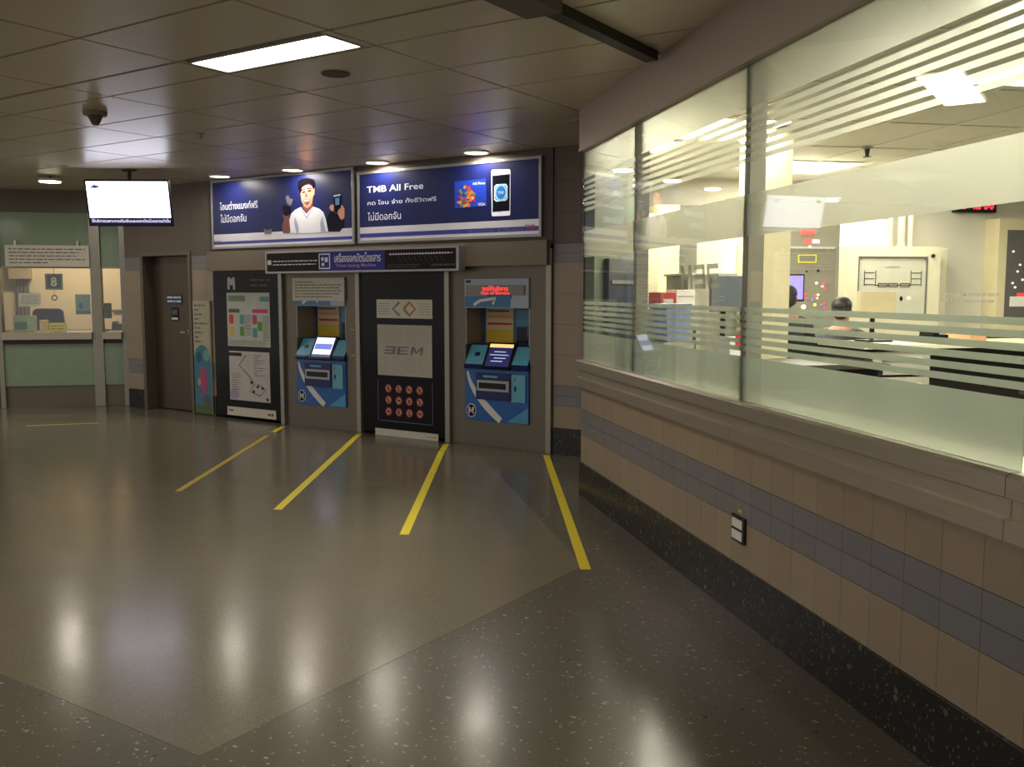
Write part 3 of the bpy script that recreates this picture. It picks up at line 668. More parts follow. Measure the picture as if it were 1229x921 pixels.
g = G(); g.box(x0, x1, *L(0), z0 + h * .19, z1, 0); g.box(x0, x1, *L(0), z0, z0 + h * .19, 1); g.box(x0, x1, *L(1), z0 + .025, z0 + .06, 2); part('poster', g, [AD, ADW, ADB], t)
def poly(g, pts, i, m): g.xz([pxy(*p) for p in pts], *L(i), m)
def crop(cx, cy): return (240 + cx / 6.468, 190 + cy / 6.468)
def P_(l): return [crop(*p) for p in l]
g = G()
poly(g, P_([(700, 580), (690, 480), (705, 430), (735, 400), (780, 378), (822, 432), (875, 375), (920, 390), (955, 420), (972, 470), (992, 570), (880, 578), (780, 582)]), 3, 0)
poly(g, P_([(745, 580), (728, 500), (735, 455), (760, 520), (765, 580)]), 4, 1); poly(g, P_([(935, 572), (930, 500), (945, 450), (960, 510), (975, 570)]), 4, 1); poly(g, P_([(790, 390), (822, 455), (870, 388), (868, 400), (824, 470), (786, 402)]), 4, 1)
part('printed_shirt', g, [SHIRTP, SHIRTS], t)
g = G()
poly(g, P_([(792, 375), (805, 340), (870, 330), (872, 378), (825, 430)]), 3, 1)
poly(g, P_([(778, 275), (783, 225), (800, 212), (845, 205), (870, 222), (876, 290), (868, 345), (850, 375), (828, 388), (806, 372), (785, 330)]), 4, 0)
poly(g, P_([(868, 260), (880, 225), (888, 232), (886, 280), (874, 298)]), 4, 0)
poly(g, P_([(800, 322), (852, 315), (846, 350), (828, 368), (810, 352)]), 5, 1); poly(g, P_([(806, 326), (848, 320), (842, 334), (812, 338)]), 6, 2)
poly(g, P_([(790, 262), (812, 254), (814, 266), (794, 272)]), 5, 3); poly(g, P_([(832, 250), (862, 244), (862, 256), (834, 262)]), 5, 3); poly(g, P_([(786, 246), (814, 236), (814, 243), (788, 254)]), 5, 3); poly(g, P_([(830, 232), (866, 228), (866, 236), (832, 240)]), 5, 3)
poly(g, P_([(817, 262), (824, 262), (832, 300), (812, 304)]), 5, 1)
part('printed_head', g, [SKIN, SKIND, ADW, HAIRP], t); g = G()
poly(g, P_([(640, 580), (634, 520), (650, 470), (632, 440), (645, 430), (668, 450), (684, 440), (692, 480), (700, 560), (690, 582)]), 2, 1)
part('printed_hand', g, [SKIN, SKIND], t); g = G()
poly(g, P_([(1085, 470), (1066, 430), (1072, 385), (1100, 362), (1118, 392), (1118, 460), (1100, 480)]), 3, 0); part('printed_hand', g, [SKIN, SKIND], t); g = G(); poly(g, P_([(1000, 385), (1012, 360), (1036, 362), (1044, 400), (1020, 412)]), 3, 0)
part('printed_hand', g, [SKIN, SKIND], t)
g = G()
poly(g, P_([(776, 272), (756, 225), (762, 180), (790, 160), (840, 154), (876, 164), (890, 200), (884, 242), (872, 228), (862, 204), (836, 196), (812, 212), (790, 226), (784, 262)]), 5, 0)
part('printed_hair', g, HAIRP, t); g = G()
poly(g, P_([(990, 570), (975, 470), (1010, 410), (1070, 440), (1115, 462), (1112, 530), (1080, 570)]), 2, 1)
OM = [HAIRP, ADK, M('printed_grey', (110, 110, 120), .4), ADK, ADW, M('printed_phone_blue', (80, 130, 170), .3, 0, .2)]
part('printed_sleeve', g, OM, t); g = G()
poly(g, P_([(640, 440), (640, 360), (700, 380), (700, 420), (684, 440), (664, 452)]), 2, 1); part('printed_shadow', g, OM, t); g = G(); poly(g, P_([(660, 300), (680, 285), (690, 310), (720, 320), (700, 370), (672, 350)]), 3, 2); part('printed_flower', g, OM, t); g = G(); poly(g, P_([(490, 545), (520, 560), (555, 545), (550, 585), (500, 590)]), 3, 2)
part('printed_flower', g, OM, t); g = G()
poly(g, P_([(1034, 290), (1088, 282), (1090, 385), (1050, 420), (1038, 400)]), 4, 3); poly(g, P_([(1034, 288), (1088, 279), (1088, 290), (1036, 300)]), 5, 4); poly(g, P_([(1046, 310), (1080, 305), (1080, 360), (1050, 365)]), 5, 5)
part('printed_phone', g, OM, t)
def quad_text(s, tl, br, mt, i, bold=.01, lab=None): a = rc(FB, tl, br, YS); part('lettering', G().text(s, a[0], a[1], a[2], a[3], L(i)[0], 0, bold=bold), mt, t, lab)
quad_text('โอนต่างแบงก์ฟรี', crop(150, 343), crop(444, 384), ADT, 2, .0); quad_text('ไม่มีดอกจัน', crop(155, 437), crop(356, 490), ADT, 2, .0); quad_text('TMB', crop(98, 643), crop(158, 660), GREYP, 2)

t, x0, x1, z0, z1 = billboard((428, 207), (649.5, 284), 'right billboard with a bank card and a white phone on dark blue')
w = x1 - x0; h = z1 - z0
g = G(); g.box(x0, x1, *L(0), z0 + h * .2, z1, 0); g.box(x0, x1, *L(0), z0, z0 + h * .2, 1); g.box(x0, x1, *L(1), z0 + .03, z0 + .075, 2); part('poster', g, [AD, ADW, ADB], t)
def crop(cx, cy): return (420 + cx / 5.12, 180 + cy / 5.12)
quad_text('TMB All Free', crop(100, 226), crop(448, 238), ADT, 2, .008); quad_text('กด โอน จ่าย ทั้งชีวิตฟรี', crop(104, 312), crop(528, 312), ADT, 2, .0); quad_text('ไม่มีดอกจัน', crop(106, 384), crop(310, 424), ADT, 2, .0)
quad_text('สมัคร ทีเอ็มบี ออลล์ฟรี   โทร TMB ธ.ทหารไทย', crop(720, 486), crop(1060, 496), M('advert_grey_text', (110, 110, 150), .4), 2, 0); quad_text('TMB', crop(1070, 460), crop(1136, 490), M('advert_red_text', (170, 60, 110), .4), 2, .02)
g = G(); poly(g, [crop(*p) for p in ((640, 195), (832, 175), (838, 342), (642, 360))], 2, 0)
for i in range(46):
    a_ = random.uniform(0, 6.28); r_ = random.uniform(.1, 1) ** .6; q = pxy(*crop(708 + 56 * r_ * math.cos(a_), 285 + 62 * r_ * math.sin(a_))); g.oval(q[0], q[1], .016, .02, *L(3 + i % 3), 1 + i % 4, 8, random.uniform(0, 3))
for s_, A_, B_ in (('All Free', (750, 200), (828, 210)), ('VISA', (784, 326), (830, 342))): a_ = rc(FB, crop(*A_), crop(*B_), YS); g.text(s_, a_[0], a_[1], a_[2], a_[3], L(4)[0], 5, bold=.02)
part('printed_card', g, [M('card_blue', (24, 56, 170), .3, 0, .25), M('card_red', (190, 50, 40), .4, 0, .1), M('card_orange', (220, 110, 50), .4, 0, .1), M('card_gold', (214, 170, 80), .4, 0, .1), M('card_green', (110, 130, 60), .4, 0, .1), ADT], t, 'blue card with a colourful bouquet')
g = G(); poly(g, [crop(*p) for p in ((866, 130), (874, 120), (978, 118), (984, 128), (982, 396), (976, 403), (876, 408), (868, 402))], 2, 0); poly(g, [crop(*p) for p in ((872, 158), (980, 148), (978, 374), (874, 382))], 3, 1)
poly(g, [crop(*p) for p in ((884, 226), (896, 212), (956, 208), (966, 220), (966, 300), (954, 312), (896, 318), (884, 306))], 4, 0); poly(g, [crop(*p) for p in ((890, 230), (900, 219), (952, 215), (960, 226), (960, 296), (950, 305), (900, 310), (890, 300))], 5, 2)
q = pxy(*crop(926, 262)); g.oval(q[0], q[1], .075, .085, *L(6), 3); g.oval(q[0], q[1], .055, .065, *L(7), 2); a_ = rc(FB, crop(908, 256), crop(944, 270), YS); g.text('TMB', a_[0], a_[1], a_[2], a_[3], L(8)[0], 0)
part('printed_phone', g, [M('phone_white', (220, 220, 232), .3, 0, .5, .02), ADK, M('app_blue', (40, 110, 190), .3, 0, .35), M('app_cyan', (140, 200, 230), .3, 0, .4)], t, 'white phone with a blue app icon')

# header sign under the billboards
YH = YB - .22
a = rc(FB, (317.5, 302), (549, 325.5), YH)
t = thing('header_sign', 'long dark sign box with a route line and blue centre hanging over the ticket machines', 'sign', FB, ((a[0] + a[1]) / 2, YB - .1, a[2]))
x0, x1, z0, z1 = a; f = .025
g = G(); g.box(x0 - .01, x1 + .01, YH + .01, YB - .101, z0, z1, 0, .01); part('case', g, ALU, t)
g = G(); yy2 = YH + .0095; g.box(x0 + f, x0 + (x1 - x0) * .32, yy2 - .002, yy2, z0 + f, z1 - f, 0); g.box(x0 + (x1 - x0) * .32, x0 + (x1 - x0) * .655, yy2 - .002, yy2, z0 + f, z1 - f, 1); g.box(x0 + (x1 - x0) * .655, x1 - f, yy2 - .002, yy2, z0 + f, z1 - f, 0)
part('face', g, [M('sign_black', (34, 26, 26), .3), M('sign_blue', (40, 40, 120), .25, 0, .15, .1)], t)
W_ = x1 - x0; hh = z1 - z0; g = G(); yt = yy2 - .003
g.box(x0 + .04, x0 + .1, yt, yt + .001, z0 + hh * .4, z0 + hh * .6, 0); g.scrawl(x0 + .13, x0 + W_ * .3, z0 + hh * .32, z0 + hh * .62, 2, yt, 0, .3, [1, .97])
cxx = x0 + W_ * .34; q = hh * .33
for bx in ((cxx - q, cxx + q, q * .9, q * .95), ): pass
g.box(cxx - q, cxx + q, yt, yt + .001, z0 + hh * .5 + q * .84, z0 + hh * .5 + q, 0); g.box(cxx - q, cxx + q, yt, yt + .001, z0 + hh * .5 - q, z0 + hh * .5 - q * .84, 0); g.box(cxx - q, cxx - q * .84, yt, yt + .001, z0 + hh * .5 - q, z0 + hh * .5 + q, 0); g.box(cxx + q * .84, cxx + q, yt, yt + .001, z0 + hh * .5 - q, z0 + hh * .5 + q, 0)
g.oval(cxx - q * .35, z0 + hh * .5 + q * .3, q * .25, q * .25, yt, yt + .001, 0); g.box(cxx + q * .05, cxx + q * .6, yt, yt + .001, z0 + hh * .5 - q * .1, z0 + hh * .5 + q * .5, 0); g.box(cxx - q * .5, cxx - q * .05, yt, yt + .001, z0 + hh * .5 - q * .6, z0 + hh * .5 - q * .2, 0)
g.text('เครื่องออกบัตรโดยสาร', x0 + W_ * .395, x0 + W_ * .635, z0 + hh * .44, z0 + hh * .84, yt, 0, bold=.02); g.text('Ticket Issuing Machine', x0 + W_ * .4, x0 + W_ * .61, z0 + hh * .2, z0 + hh * .38, yt, 1, bold=.01)
n = 22
g.strip([(x0 + W_ * .675, z0 + hh * .72), (x1 - .06, z0 + hh * .72)], .006, yt, yt + .001, 0)
for i in range(n): xx = x0 + W_ * (.685 + .285 * i / n); g.oval(xx, z0 + hh * .72, .011, .011, yt - .001, yt, 0, 8)
for i in range(9): xx = x0 + W_ * (.72 + .025 * i); g.strip([(xx, z0 + hh * .62), (xx + .05, z0 + hh * .42)], .004, yt, yt + .001, 2)
g.scrawl(x0 + W_ * .67, x0 + W_ * .83, z0 + hh * .17, z0 + hh * .33, 2, yt, 2, .35, [1, .9]); g.scrawl(x0 + W_ * .88, x1 - .04, z0 + hh * .2, z0 + hh * .32, 1, yt, 2, .6)
part('lettering', g, [M('sign_text', (190, 190, 196), .4, 0, .15), M('sign_text_pink', (170, 130, 170), .4, 0, .1), GREYP], t, 'white lettering and route diagram')

# ------------------------------------------------------------------ downlights
def downlight(x, y, label):
    t = thing('downlight', label, 'downlight', FB, (x, y, CEIL))
    g = G(); g.ring((x, y, CEIL - .004), .125, .014, 'z', n=32); part('trim_ring', g, WHITE, t, smooth=True)
    g = G(); g.cyl((x, y, CEIL - .006), (x, y, CEIL + .004), .115, n=32); part('lens', g, DOWN, t, 'glowing lens')
    area('spot_lamp', t, (0, 0, -.03), .2, .2, P_DOWN, WARM, shape='DISK'); return t
dls = ['above the left end of the left billboard', 'above the man on the left billboard', 'above the left end of the right billboard', 'above the right end of the right billboard, nearest the glazed room']
for (px, py), lb in zip(((268, 211.5), (355, 204), (456, 195), (575, 183)), dls):
    x, y = atz(FB, px, py, CEIL); downlight(x, y - .05, 'round glowing downlight ' + lb)
x, y = atz(FB, 60, 218, CEIL - .06)
t = thing('pendant_light', 'round glowing lamp hung on a short rod in front of the ticket office', 'ceiling light', FB, (x, y, CEIL - .1))
g = G(); g.cyl((x, y, CEIL - .06), (x, y, CEIL - .03), .13, n=32, r2=.12); part('housing', g, WHITE, t); g = G(); g.cyl((x, y, CEIL - .068), (x, y, CEIL - .06), .12, n=32); part('lens', g, DOWN, t, 'glowing lens')
g = G(); g.cyl((x, y, CEIL - .03), (x, y, CEIL), .012); part('rod', g, FRAME_D, t); area('spot_lamp', t, (0, 0, .0), .2, .2, P_DOWN * 1.2, WARM, shape='DISK')
# ceiling fittings
x, y = atz(FB, 114, 134, CEIL)
t = thing('smoke_detector', 'small round smoke detector on the ceiling at the left, above the screen', 'smoke detector', FB, (x, y, CEIL - .1))
g = G(); g.cyl((x, y, CEIL), (x, y, CEIL - .03), .09, r2=.085, n=28); part('base', g, PAINT, t); g = G(); g.cyl((x, y, CEIL - .03), (x, y, CEIL - .1), .06, r2=.025, n=24); part('sensor', g, PAINT_D, t)
x, y = atz(FB, 403, 88, CEIL)
t = thing('ceiling_speaker', 'flat round speaker grille in the ceiling beyond the long fluorescent light', 'speaker', FB, (x, y, CEIL - .012))
g = G(); g.ring((x, y, CEIL - .002), .085, .008, 'z', n=32); part('rim', g, PAINT_D, t, smooth=True); g = G(); g.cyl((x, y, CEIL - .006), (x, y, CEIL), .08, n=32)
part('grille', g, M('speaker_grille', (96, 88, 76), .6), t)
x, y = atz(FB, 241, 160, CEIL)
t = thing('sprinkler', 'small fire sprinkler on the ceiling left of the first billboard downlight', 'sprinkler', FB, (x, y, CEIL - .05))
g = G(); g.cyl((x, y, CEIL), (x, y, CEIL - .006), .035); part('escutcheon', g, ALU, t); g = G(); g.cyl((x, y, CEIL - .006), (x, y, CEIL - .04), .008); g.cyl((x, y, CEIL - .04), (x, y, CEIL - .044), .02); part('head', g, STEEL, t)

# ------------------------------------------------------------------ hanging screen
FT = Frame(-1.5)
c = Vector((-4.36, 10.86, 2.60)); lx, ly = c.dot(FT.ex), c.dot(FT.ey)
t = bpy.data.objects.new('information_screen', None); COL.objects.link(t)
props(t, 'bright flat screen hung from the ceiling in front of the ticket office', 'screen'); t.location = c; t.rotation_euler = (R(12), 0, FT.rot); BASE[t.name] = Vector((0, 0, 0))
g = G(); g.box(-.475, .475, 0, .05, -.262, .262, 0, .008); hs = part('housing', g, BLACK, t)
g = G(); g.box(-.455, .46, -.002, -.0005, -.165, .243, 0); sn = part('display', g, emit('display_white', (236, 236, 255), 3.4), t, 'glowing white display')
g = G(); g.xz([(-.41, .16), (-.40, .19), (-.37, .2), (-.365, .225), (-.35, .2), (-.32, .195), (-.31, .16), (-.33, .175), (-.36, .165), (-.39, .175)], -.0035, -.0025, 0)
g.scrawl(-.2, -.02, .165, .185, 1, -.0035, 1, .5); g.scrawl(.18, .43, .185, .2, 1, -.0035, 1, .5); g.scrawl(.25, .36, .155, .175, 1, -.0035, 1, .6); g.scrawl(.15, .3, -.15, -.14, 1, -.0035, 1, .4)
part('display_text', g, [emit('display_blue', (70, 70, 150), .6), emit('display_grey', (190, 190, 215), 1.4)], sn)
g = G(); g.box(-.455, .455, -.002, -.0005, -.25, -.17, 0); g.text('ให้บริการเฉพาะการเติมเงินและออกบัตรโดยสารเท่านั้น', -.44, .45, -.218, -.178, -.003, 1, bold=.03)
part('ticker', g, [emit('ticker_navy', (30, 28, 60), .4), emit('ticker_text', (200, 200, 240), 1.2)], t, 'dark ticker strip with pale lettering')
bz = CEIL - c.z
g = G(); g.cyl((0, .06, .1), (0, .06 + .08, bz - .01), .022); g.box(-.06, .06, .05, .075, -.1, .14, bev=.004); g.box(-.07, .07, .09, .19, bz - .035, bz - .018, bev=.003); part('bracket', g, FRAME_D, t)

# ------------------------------------------------------------------ floor tapes (FB)
def tape(p, q, label, w=.062, m=YEL):
    d = (Vector(q) - Vector(p)).normalized(); n = Vector((-d.y, d.x)) * w / 2; g = G()
    g.xy([(p[0] + n.x, p[1] + n.y), (q[0] + n.x, q[1] + n.y), (q[0] - n.x, q[1] - n.y), (p[0] - n.x, p[1] - n.y)], .0003, .0018)
    return solo('floor_tape', g, m, FB, label, 'floor tape', 'yellow queue tapes on the floor')
def fz(px, py): return atz(FB, px, py, 0)
OLD = M('worn_yellow_tape', (186, 164, 50), .6, scale=30, var=.25)
tape(fz(339.5, 512.5), fz(328, 519), 'short yellow tape stub on the floor at the foot of the map case', .06)
tape(fz(321, 523), fz(213.5, 590), 'worn yellow floor tape, leftmost of the long diagonals, leading from the map case', .05, OLD)
tape(fz(432, 520.5), fz(333, 612), 'bright yellow floor tape between the left ticket machine and the middle poster case')
tape(fz(535.5, 533.5), fz(531, 541), 'yellow tape stub where the middle poster case meets the floor')
tape(fz(530.5, 541.5), fz(485, 642), 'yellow floor tape leading from the right edge of the middle poster case')
tape(fz(655.5, 546.5), fz(703, 684), 'yellow floor tape nearest the glazed wall, right of the right ticket machine')
tape(fz(118, 508), fz(31, 511.5), 'faint yellow floor tape in front of the ticket office', .05, OLD)

# ------------------------------------------------------------------ wall switch on the right wall (FA)
a = rc(FA, (880.5, 638), (895, 670), YA)
t = thing('power_outlet', 'small dark double outlet with two white buttons on the tiled right wall', 'outlet', FA, ((a[0] + a[1]) / 2, YA, a[2]))
x0, x1 = a[0], a[1]; z0, z1 = .375, .505
g = G(); g.box(x0, x1, YA - .014, YA - .0005, z0, z1, 0, .003); part('plate', g, FRAME_D, t)
for k in (0, 1):
    g = G(); zc = z0 + .035 + k * .058; g.box(x0 + .015, x1 - .015, YA - .019, YA - .0142, zc - .022, zc + .022, 0, .002); part('button', g, WHITE, t, 'white button')
g = G(); xm = (x0 + x1) / 2; g.box(xm - .02, xm + .02, YA - .002, YA - .0002, .52, .535); solo('sticker', g, YEL2, FA, 'tiny yellow sticker on the tiles above the double outlet', 'sticker')

# ------------------------------------------------------------------ ticket office front (FC)
def cx(px, py=440): return at(FC, px, py, YC)[0]
xR = cx(155); xs = {k: cx(v) for k, v in dict(wl=3, p0=113.5, p1=126, r=149).items()}
XL = -8.5
zT = at(FC, 60, 321, YC)[1]; zB = at(FC, 60, 399, YC)[1]
0 and print('office', xs, zT, zB)
g = G(); g.box(XL, xR + .1, YC - .02, YC + .1, zT + .75, CEIL + .1, 0); struct('wall_left', g, M('olive_grey_panel', (96, 92, 78), .5), FC)
g = G(); g.box(XL, xs['wl'], YC, YC + .12, 0, zT + .75); struct('wall_left', g, PAINT_D, FC)
g = G(); g.box(xs['wl'], xs['p0'], YC + .02, YC + .04, zT, zT + .75); g.box(xs['p1'], xs['r'], YC + .02, YC + .04, zT, zT + .75); struct('window_9', g, GFROST, FC)
g = G()
for a, b in ((xs['wl'] - .03, xs['wl'] + .03), (xs['p0'], xs['p1']), (xs['r'], xR + .02)): g.box(a, b, YC - .03, YC + .1, 0, zT + .75, 0, .004)
g.box(xs['wl'], xs['r'], YC, YC + .06, zT - .012, zT + .012)
struct('trim_8', g, STEEL, FC)
g = G(); g.box(xs['wl'] + .03, xs['p0'], YC - .1, YC + .5, zB - .1, zB, 0, .005); g.box(xs['p1'], xs['r'], YC - .1, YC + .5, zB - .1, zB, 0, .005)
solo('counter_ledge', g, STEEL_H, FC, 'steel service ledge running below the ticket office window', 'counter')
g = G(); z1 = at(FC, 60, 413, YC)[1]; z0 = at(FC, 60, 463, YC)[1]
g.box(xs['wl'] + .03, xs['p0'], YC + .03, YC + .08, 0, z0); g.box(xs['p1'], xs['r'], YC + .03, YC + .08, 0, z0)
struct('wall_left', g, STEEL_D, FC)
g = G(); g.box(xs['wl'] + .03, xs['p0'], YC + .0, YC + .03, z0, z1, 0); g.box(xs['p1'], xs['r'], YC, YC + .03, z0, z1, 0); struct('trim_9', g, GFROST, FC)
g = G(); g.box(xs['wl'] + .03, xs['p0'], YC + .03, YC + .08, z1, zB - .101, 0); g.box(xs['p1'], xs['r'], YC + .03, YC + .08, z1, zB - .101, 0); g.box(xs['wl'] + .03, xs['p0'], YC - .03, YC + .03, z1, z1 + .05, 0); struct('trim_10', g, FRAME_D, FC)
g = G(); g.box(xs['wl'] + .03, xs['p0'], YC + .03, YC + .038, zB, zT); g.box(xs['p1'], xs['r'], YC + .03, YC + .038, zB, zT); struct('window_10', g, GLASS, FC)
# office interior
YO = YC + 2.4
OFW = M('office_cream_wall', (218, 196, 160), .8, var=.03)
g = G(); g.box(XL, xR + 1.3, YO, YO + .1, 0, CEIL); struct('wall_office_back', g, OFW, FC)
g = G(); g.box(XL - .1, XL, YC + .12, YO, 0, CEIL); struct('wall_office_left', g, OFW, FC)
g = G(); g.box(xR + 1.2, xR + 1.3, YC + .9, YO, 0, CEIL); struct('wall_office_right', g, OFW, FC)
g = G(); g.box(XL, xR + 1.3, YC + .1, YO, CEIL - .06, CEIL); struct('ceiling', g, ROOMC, FC)
t = thing('office_light', 'ceiling light inside the ticket office', 'ceiling light', FC, (-3.7, YC + 1.3, CEIL - .1))
g = G(); g.box(-4.3, -3.1, YC + 1.15, YC + 1.45, CEIL - .085, CEIL - .061); part('housing', g, WHITE, t); g = G(); g.box(-4.28, -3.12, YC + 1.17, YC + 1.43, CEIL - .092, CEIL - .085); part('diffuser', g, LAMPB, t)
area('office_lamp', t, (0, 0, -.01), 1.1, .26, P_OFFICE, (1, .86, .66))
# sign board
a = rc(FC, (5, 294), (107.5, 320.5), YC - .06)
t = thing('notice_board', 'long white notice with several text lines hung above the ticket office window', 'notice', FC, ((a[0] + a[1]) / 2, YC - .06, a[2]))
g = G(); g.box(a[0], a[1], YC - .06, YC - .045, a[2], a[3], 0, .003); part('board', g, PAPER, t)
g = G(); g.scrawl(a[0] + .05, a[1] - .05, a[2] + .03, a[3] - .03, 5, YC - .0615, 0, .28, [1, .92, .9, 1, .5]); part('lettering', g, GREYP, t)
for px in (18, 93): g = G(); x = at(FC, px, 292, YC - .05)[0]; g.box(x - .012, x + .012, YC - .062, YC - .03, a[3] - .02, a[3] + .06, 0, .002); part('hanger_clip', g, WHITE, t)
# number 8 sign hanging
yd = YC + .2; a = rc(FC, (53.5, 328.5), (75.5, 348), yd)
t = thing('number_sign', 'dark square sign with a white number 8 hanging inside the ticket window', 'sign', FC, ((a[0] + a[1]) / 2, yd, a[2]))
g = G(); g.box(a[0], a[1], yd, yd + .02, a[2], a[3], 0, .006); fr = part('frame', g, M('sign_grey_frame', (110, 116, 120), .5), t)
g = G(); g.box(a[0] + .025, a[1] - .025, yd - .002, yd, a[2] + .025, a[3] - .025, 0); part('face', g, M('sign_dark', (24, 30, 44), .4), t)
g = G(); g.text('8', a[0] + .075, a[1] - .075, a[2] + .045, a[3] - .045, yd - .003, 0, bold=.03); part('number', g, M('number_cream', (206, 208, 186), .5), t, 'white figure 8')
xm = (a[0] + a[1]) / 2; g = G(); g.cyl((xm, yd + .01, a[3]), (xm, yd + .01, zT + .1), .004, n=8); part('cord', g, GREYP, t)
z = at(FC, 65, 357.5, yd)[1]
g = G(); g.ring((xm, yd, z), .034, .009, 'y', m=0); g.cyl((xm, yd, z + .034), (xm, yd, a[2] - .002), .003, n=8); solo('hanging_ring', g, GREYP, FC, 'small grey ring hanging below the number 8 sign', 'ring', smooth=True)
# office things
def obox(name, tl, br, d, dep, mats, label, cat, fn=None, bev=.004, floor=None):
    a = rc(FC, tl, br, d); z0 = a[2] if floor is None else floor
    t = thing(name, label, cat, FC, ((a[0] + a[1]) / 2, d, z0))
    g = G(); g.box(a[0], a[1], d, d + dep, z0, a[3], 0, bev); part('body', g, mats, t)
    if fn: fn(t, (a[0], a[1], z0, a[3]), d)
    return t
TB = zB + .001
def f_green(t, a, d):
    g = G(); g.box(a[0] + .02, a[1] - .1, d - .003, d - .0005, a[2] + .03, a[2] + (a[3] - a[2]) * .6, 0); part('printed_label', g, M('label_teal', (30, 110, 110), .5), t)
obox('brochure_box', (15.5, 379), (42, 396), YC + .22, .12, M('pale_green_plastic', (150, 170, 130), .4), 'pale green brochure box on the ticket window ledge, leftmost', 'box', f_green, floor=TB)
obox('card_stand', (59, 388), (79, 397), YC + .12, .06, M('yellow_card', (206, 196, 70), .5), 'small yellow card stand on the ticket window ledge', 'stand', lambda t, a, d: part('text_band', G().scrawl(a[0] + .02, a[1] - .02, a[2] + .02, a[3] - .02, 2, d - .0015, 0, .3), GREYP, t), floor=TB)
obox('document_tray', (47, 384.5), (54, 396), YC + .2, .2, M('cream_plastic', (200, 180, 120), .5), 'cream file tray between the green box and the yellow card stand', 'tray', floor=TB)
obox('wall_notice', (22, 352), (49, 368), YC + .06, .004, PAPER, 'white paper stuck behind the ticket window glass at the left', 'notice', lambda t, a, d: part('text', G().scrawl(a[0] + .03, a[1] - .03, a[2] + .03, a[3] - .03, 5, d - .0015, 0, .25), GREYP, t), bev=0)
obox('poster', (90, 353.5), (109, 377.5), YC + .05, .004, M('poster_grey_blue', (120, 150, 152), .5), 'grey and blue poster stuck on the ticket window', 'poster', lambda t, a, d: part('artwork', G().box(a[0], a[1], d - .001, d - .0003, a[2], a[2] + .05, 0).oval(a[0] + .07, a[2] + .12, .03, .045, d - .0015, d - .0003, 0), M('poster_blue', (50, 110, 140), .5), t), bev=0)
def mon(t, a, d):
    pass
def monitor(F, x0, x1, z0, z1, d, zdesk, label, face=None, dep=.05, front_mats=None):
    t = thing('monitor', label, 'monitor', F, ((x0 + x1) / 2, d, zdesk)); xm = (x0 + x1) / 2
    g = G(); g.box(x0, x1, d, d + dep, z0, z1, 0, .006); part('housing', g, face or BLACK, t)
    if front_mats: g = G(); g.box(x0 + .015, x1 - .015, d - .002, d - .0004, z0 + .02, z1 - .015, 0); part('display', g, front_mats, t, 'lit display')
    g = G(); g.cyl((xm, d + dep + .02, zdesk + .014), (xm, d + dep + .02, z0 + .1), .02); g.box(xm - .03, xm + .03, d + dep, d + dep + .03, z0 + .06, z0 + .14); part('stand', g, BLACK, t)
    g = G(); g.box(xm - .11, xm + .11, d - .05, d + .16, zdesk, zdesk + .015, 0, .004); part('foot', g, BLACK, t); return t
a = rc(FC, (109, 364), (134, 390), YC + .5)
g = G(); g.box(-4.6, xR + .6, YC + .51, YC + 1.15, zB - .04, zB - .01, 0, .005); tt = thing('office_desk', 'desk behind the ticket office ledge', 'desk', FC, (-3.4, YC + .8, 0)); part('top', g, DESK, tt)
for x in (-4.55, -3.2, xR + .1):
    g = G(); g.box(x, x + .04, YC + .55, YC + 1.1, 0, zB - .041); part('leg', g, FRAME_D, tt)
a = rc(FC, (109.5, 364), (134, 384), YC + .75); monitor(FC, a[0], a[1], a[2] + .02, a[3], YC + .75, zB - .009, 'black monitor inside the ticket office behind the window post')
a = rc(FC, (52, 370), (77, 395), YC + 1.5)
def chair(F, x, y, zf, label, colour, w=.46, hb=1.0, rz=0, seat=.46, grp=None):
    t = thing('office_chair', label, 'chair', F, (x, y, zf), grp)
    g = G(); g.box(x - w / 2, x + w / 2, y - .23, y + .22, zf + seat - .04, zf + seat + .04, 0, .03); part('seat', g, colour, t)
    g = G(); g.xz([(x - w / 2, zf + seat + .14), (x - w / 2 + .04, zf + hb - .04), (x - w / 2 + .09, zf + hb), (x + w / 2 - .09, zf + hb), (x + w / 2 - .04, zf + hb - .04), (x + w / 2, zf + seat + .14), (x + w / 2 - .06, zf + seat + .1), (x - w / 2 + .06, zf + seat + .1)], y + .2, y + .27, 0, .015); part('backrest', g, colour, t)
    g = G(); g.cyl((x, y, zf + .09), (x, y, zf + seat - .04), .028); part('column', g, FRAME_D, t)
    g = G(); g.box(x - .03, x + .03, y + .18, y + .21, zf + seat - .06, zf + seat + .25); g.box(x - .03, x + .03, y, y + .2, zf + seat - .06, zf + seat - .042); part('back_support', g, BLACK, t)
    for k in range(5):
        a_ = 2 * math.pi * k / 5 + .3; ex, ey = x + .27 * math.cos(a_), y + .27 * math.sin(a_); g = G(); g.cyl((x, y, zf + .09), (ex, ey, zf + .06), .022, r2=.014, n=10); lg = part('leg', g, FRAME_D, t)
        g = G(); g.cyl((ex - .012, ey, zf + .028), (ex + .012, ey, zf + .028), .028, n=14); part('castor', g, BLACK, lg)
    t.rotation_euler = (0, 0, F.rot + rz); return t
xch = (a[0] + a[1]) / 2; ztop = a[3]
chair(FC, xch, YC + 1.45, 0, 'blue office chair inside the ticket office', M('blue_fabric', (52, 60, 104), .8), .5, ztop, math.pi, .6)
x, z = at(FC, 12, 380, YC + 1.6); chair(FC, x - .2, YC + 1.5, 0, 'dark blue office chair at the far left edge of the ticket office', M('dark_blue_fabric', (44, 48, 86), .8), .46, z + .1, math.pi, .5)
a = rc(FC, (9, 318), (35, 335), YO - .18)
t = thing('electrical_box', 'beige electrical box with conduits on the ticket office wall', 'electrical box', FC, ((a[0] + a[1]) / 2, YO - .1, a[2]))
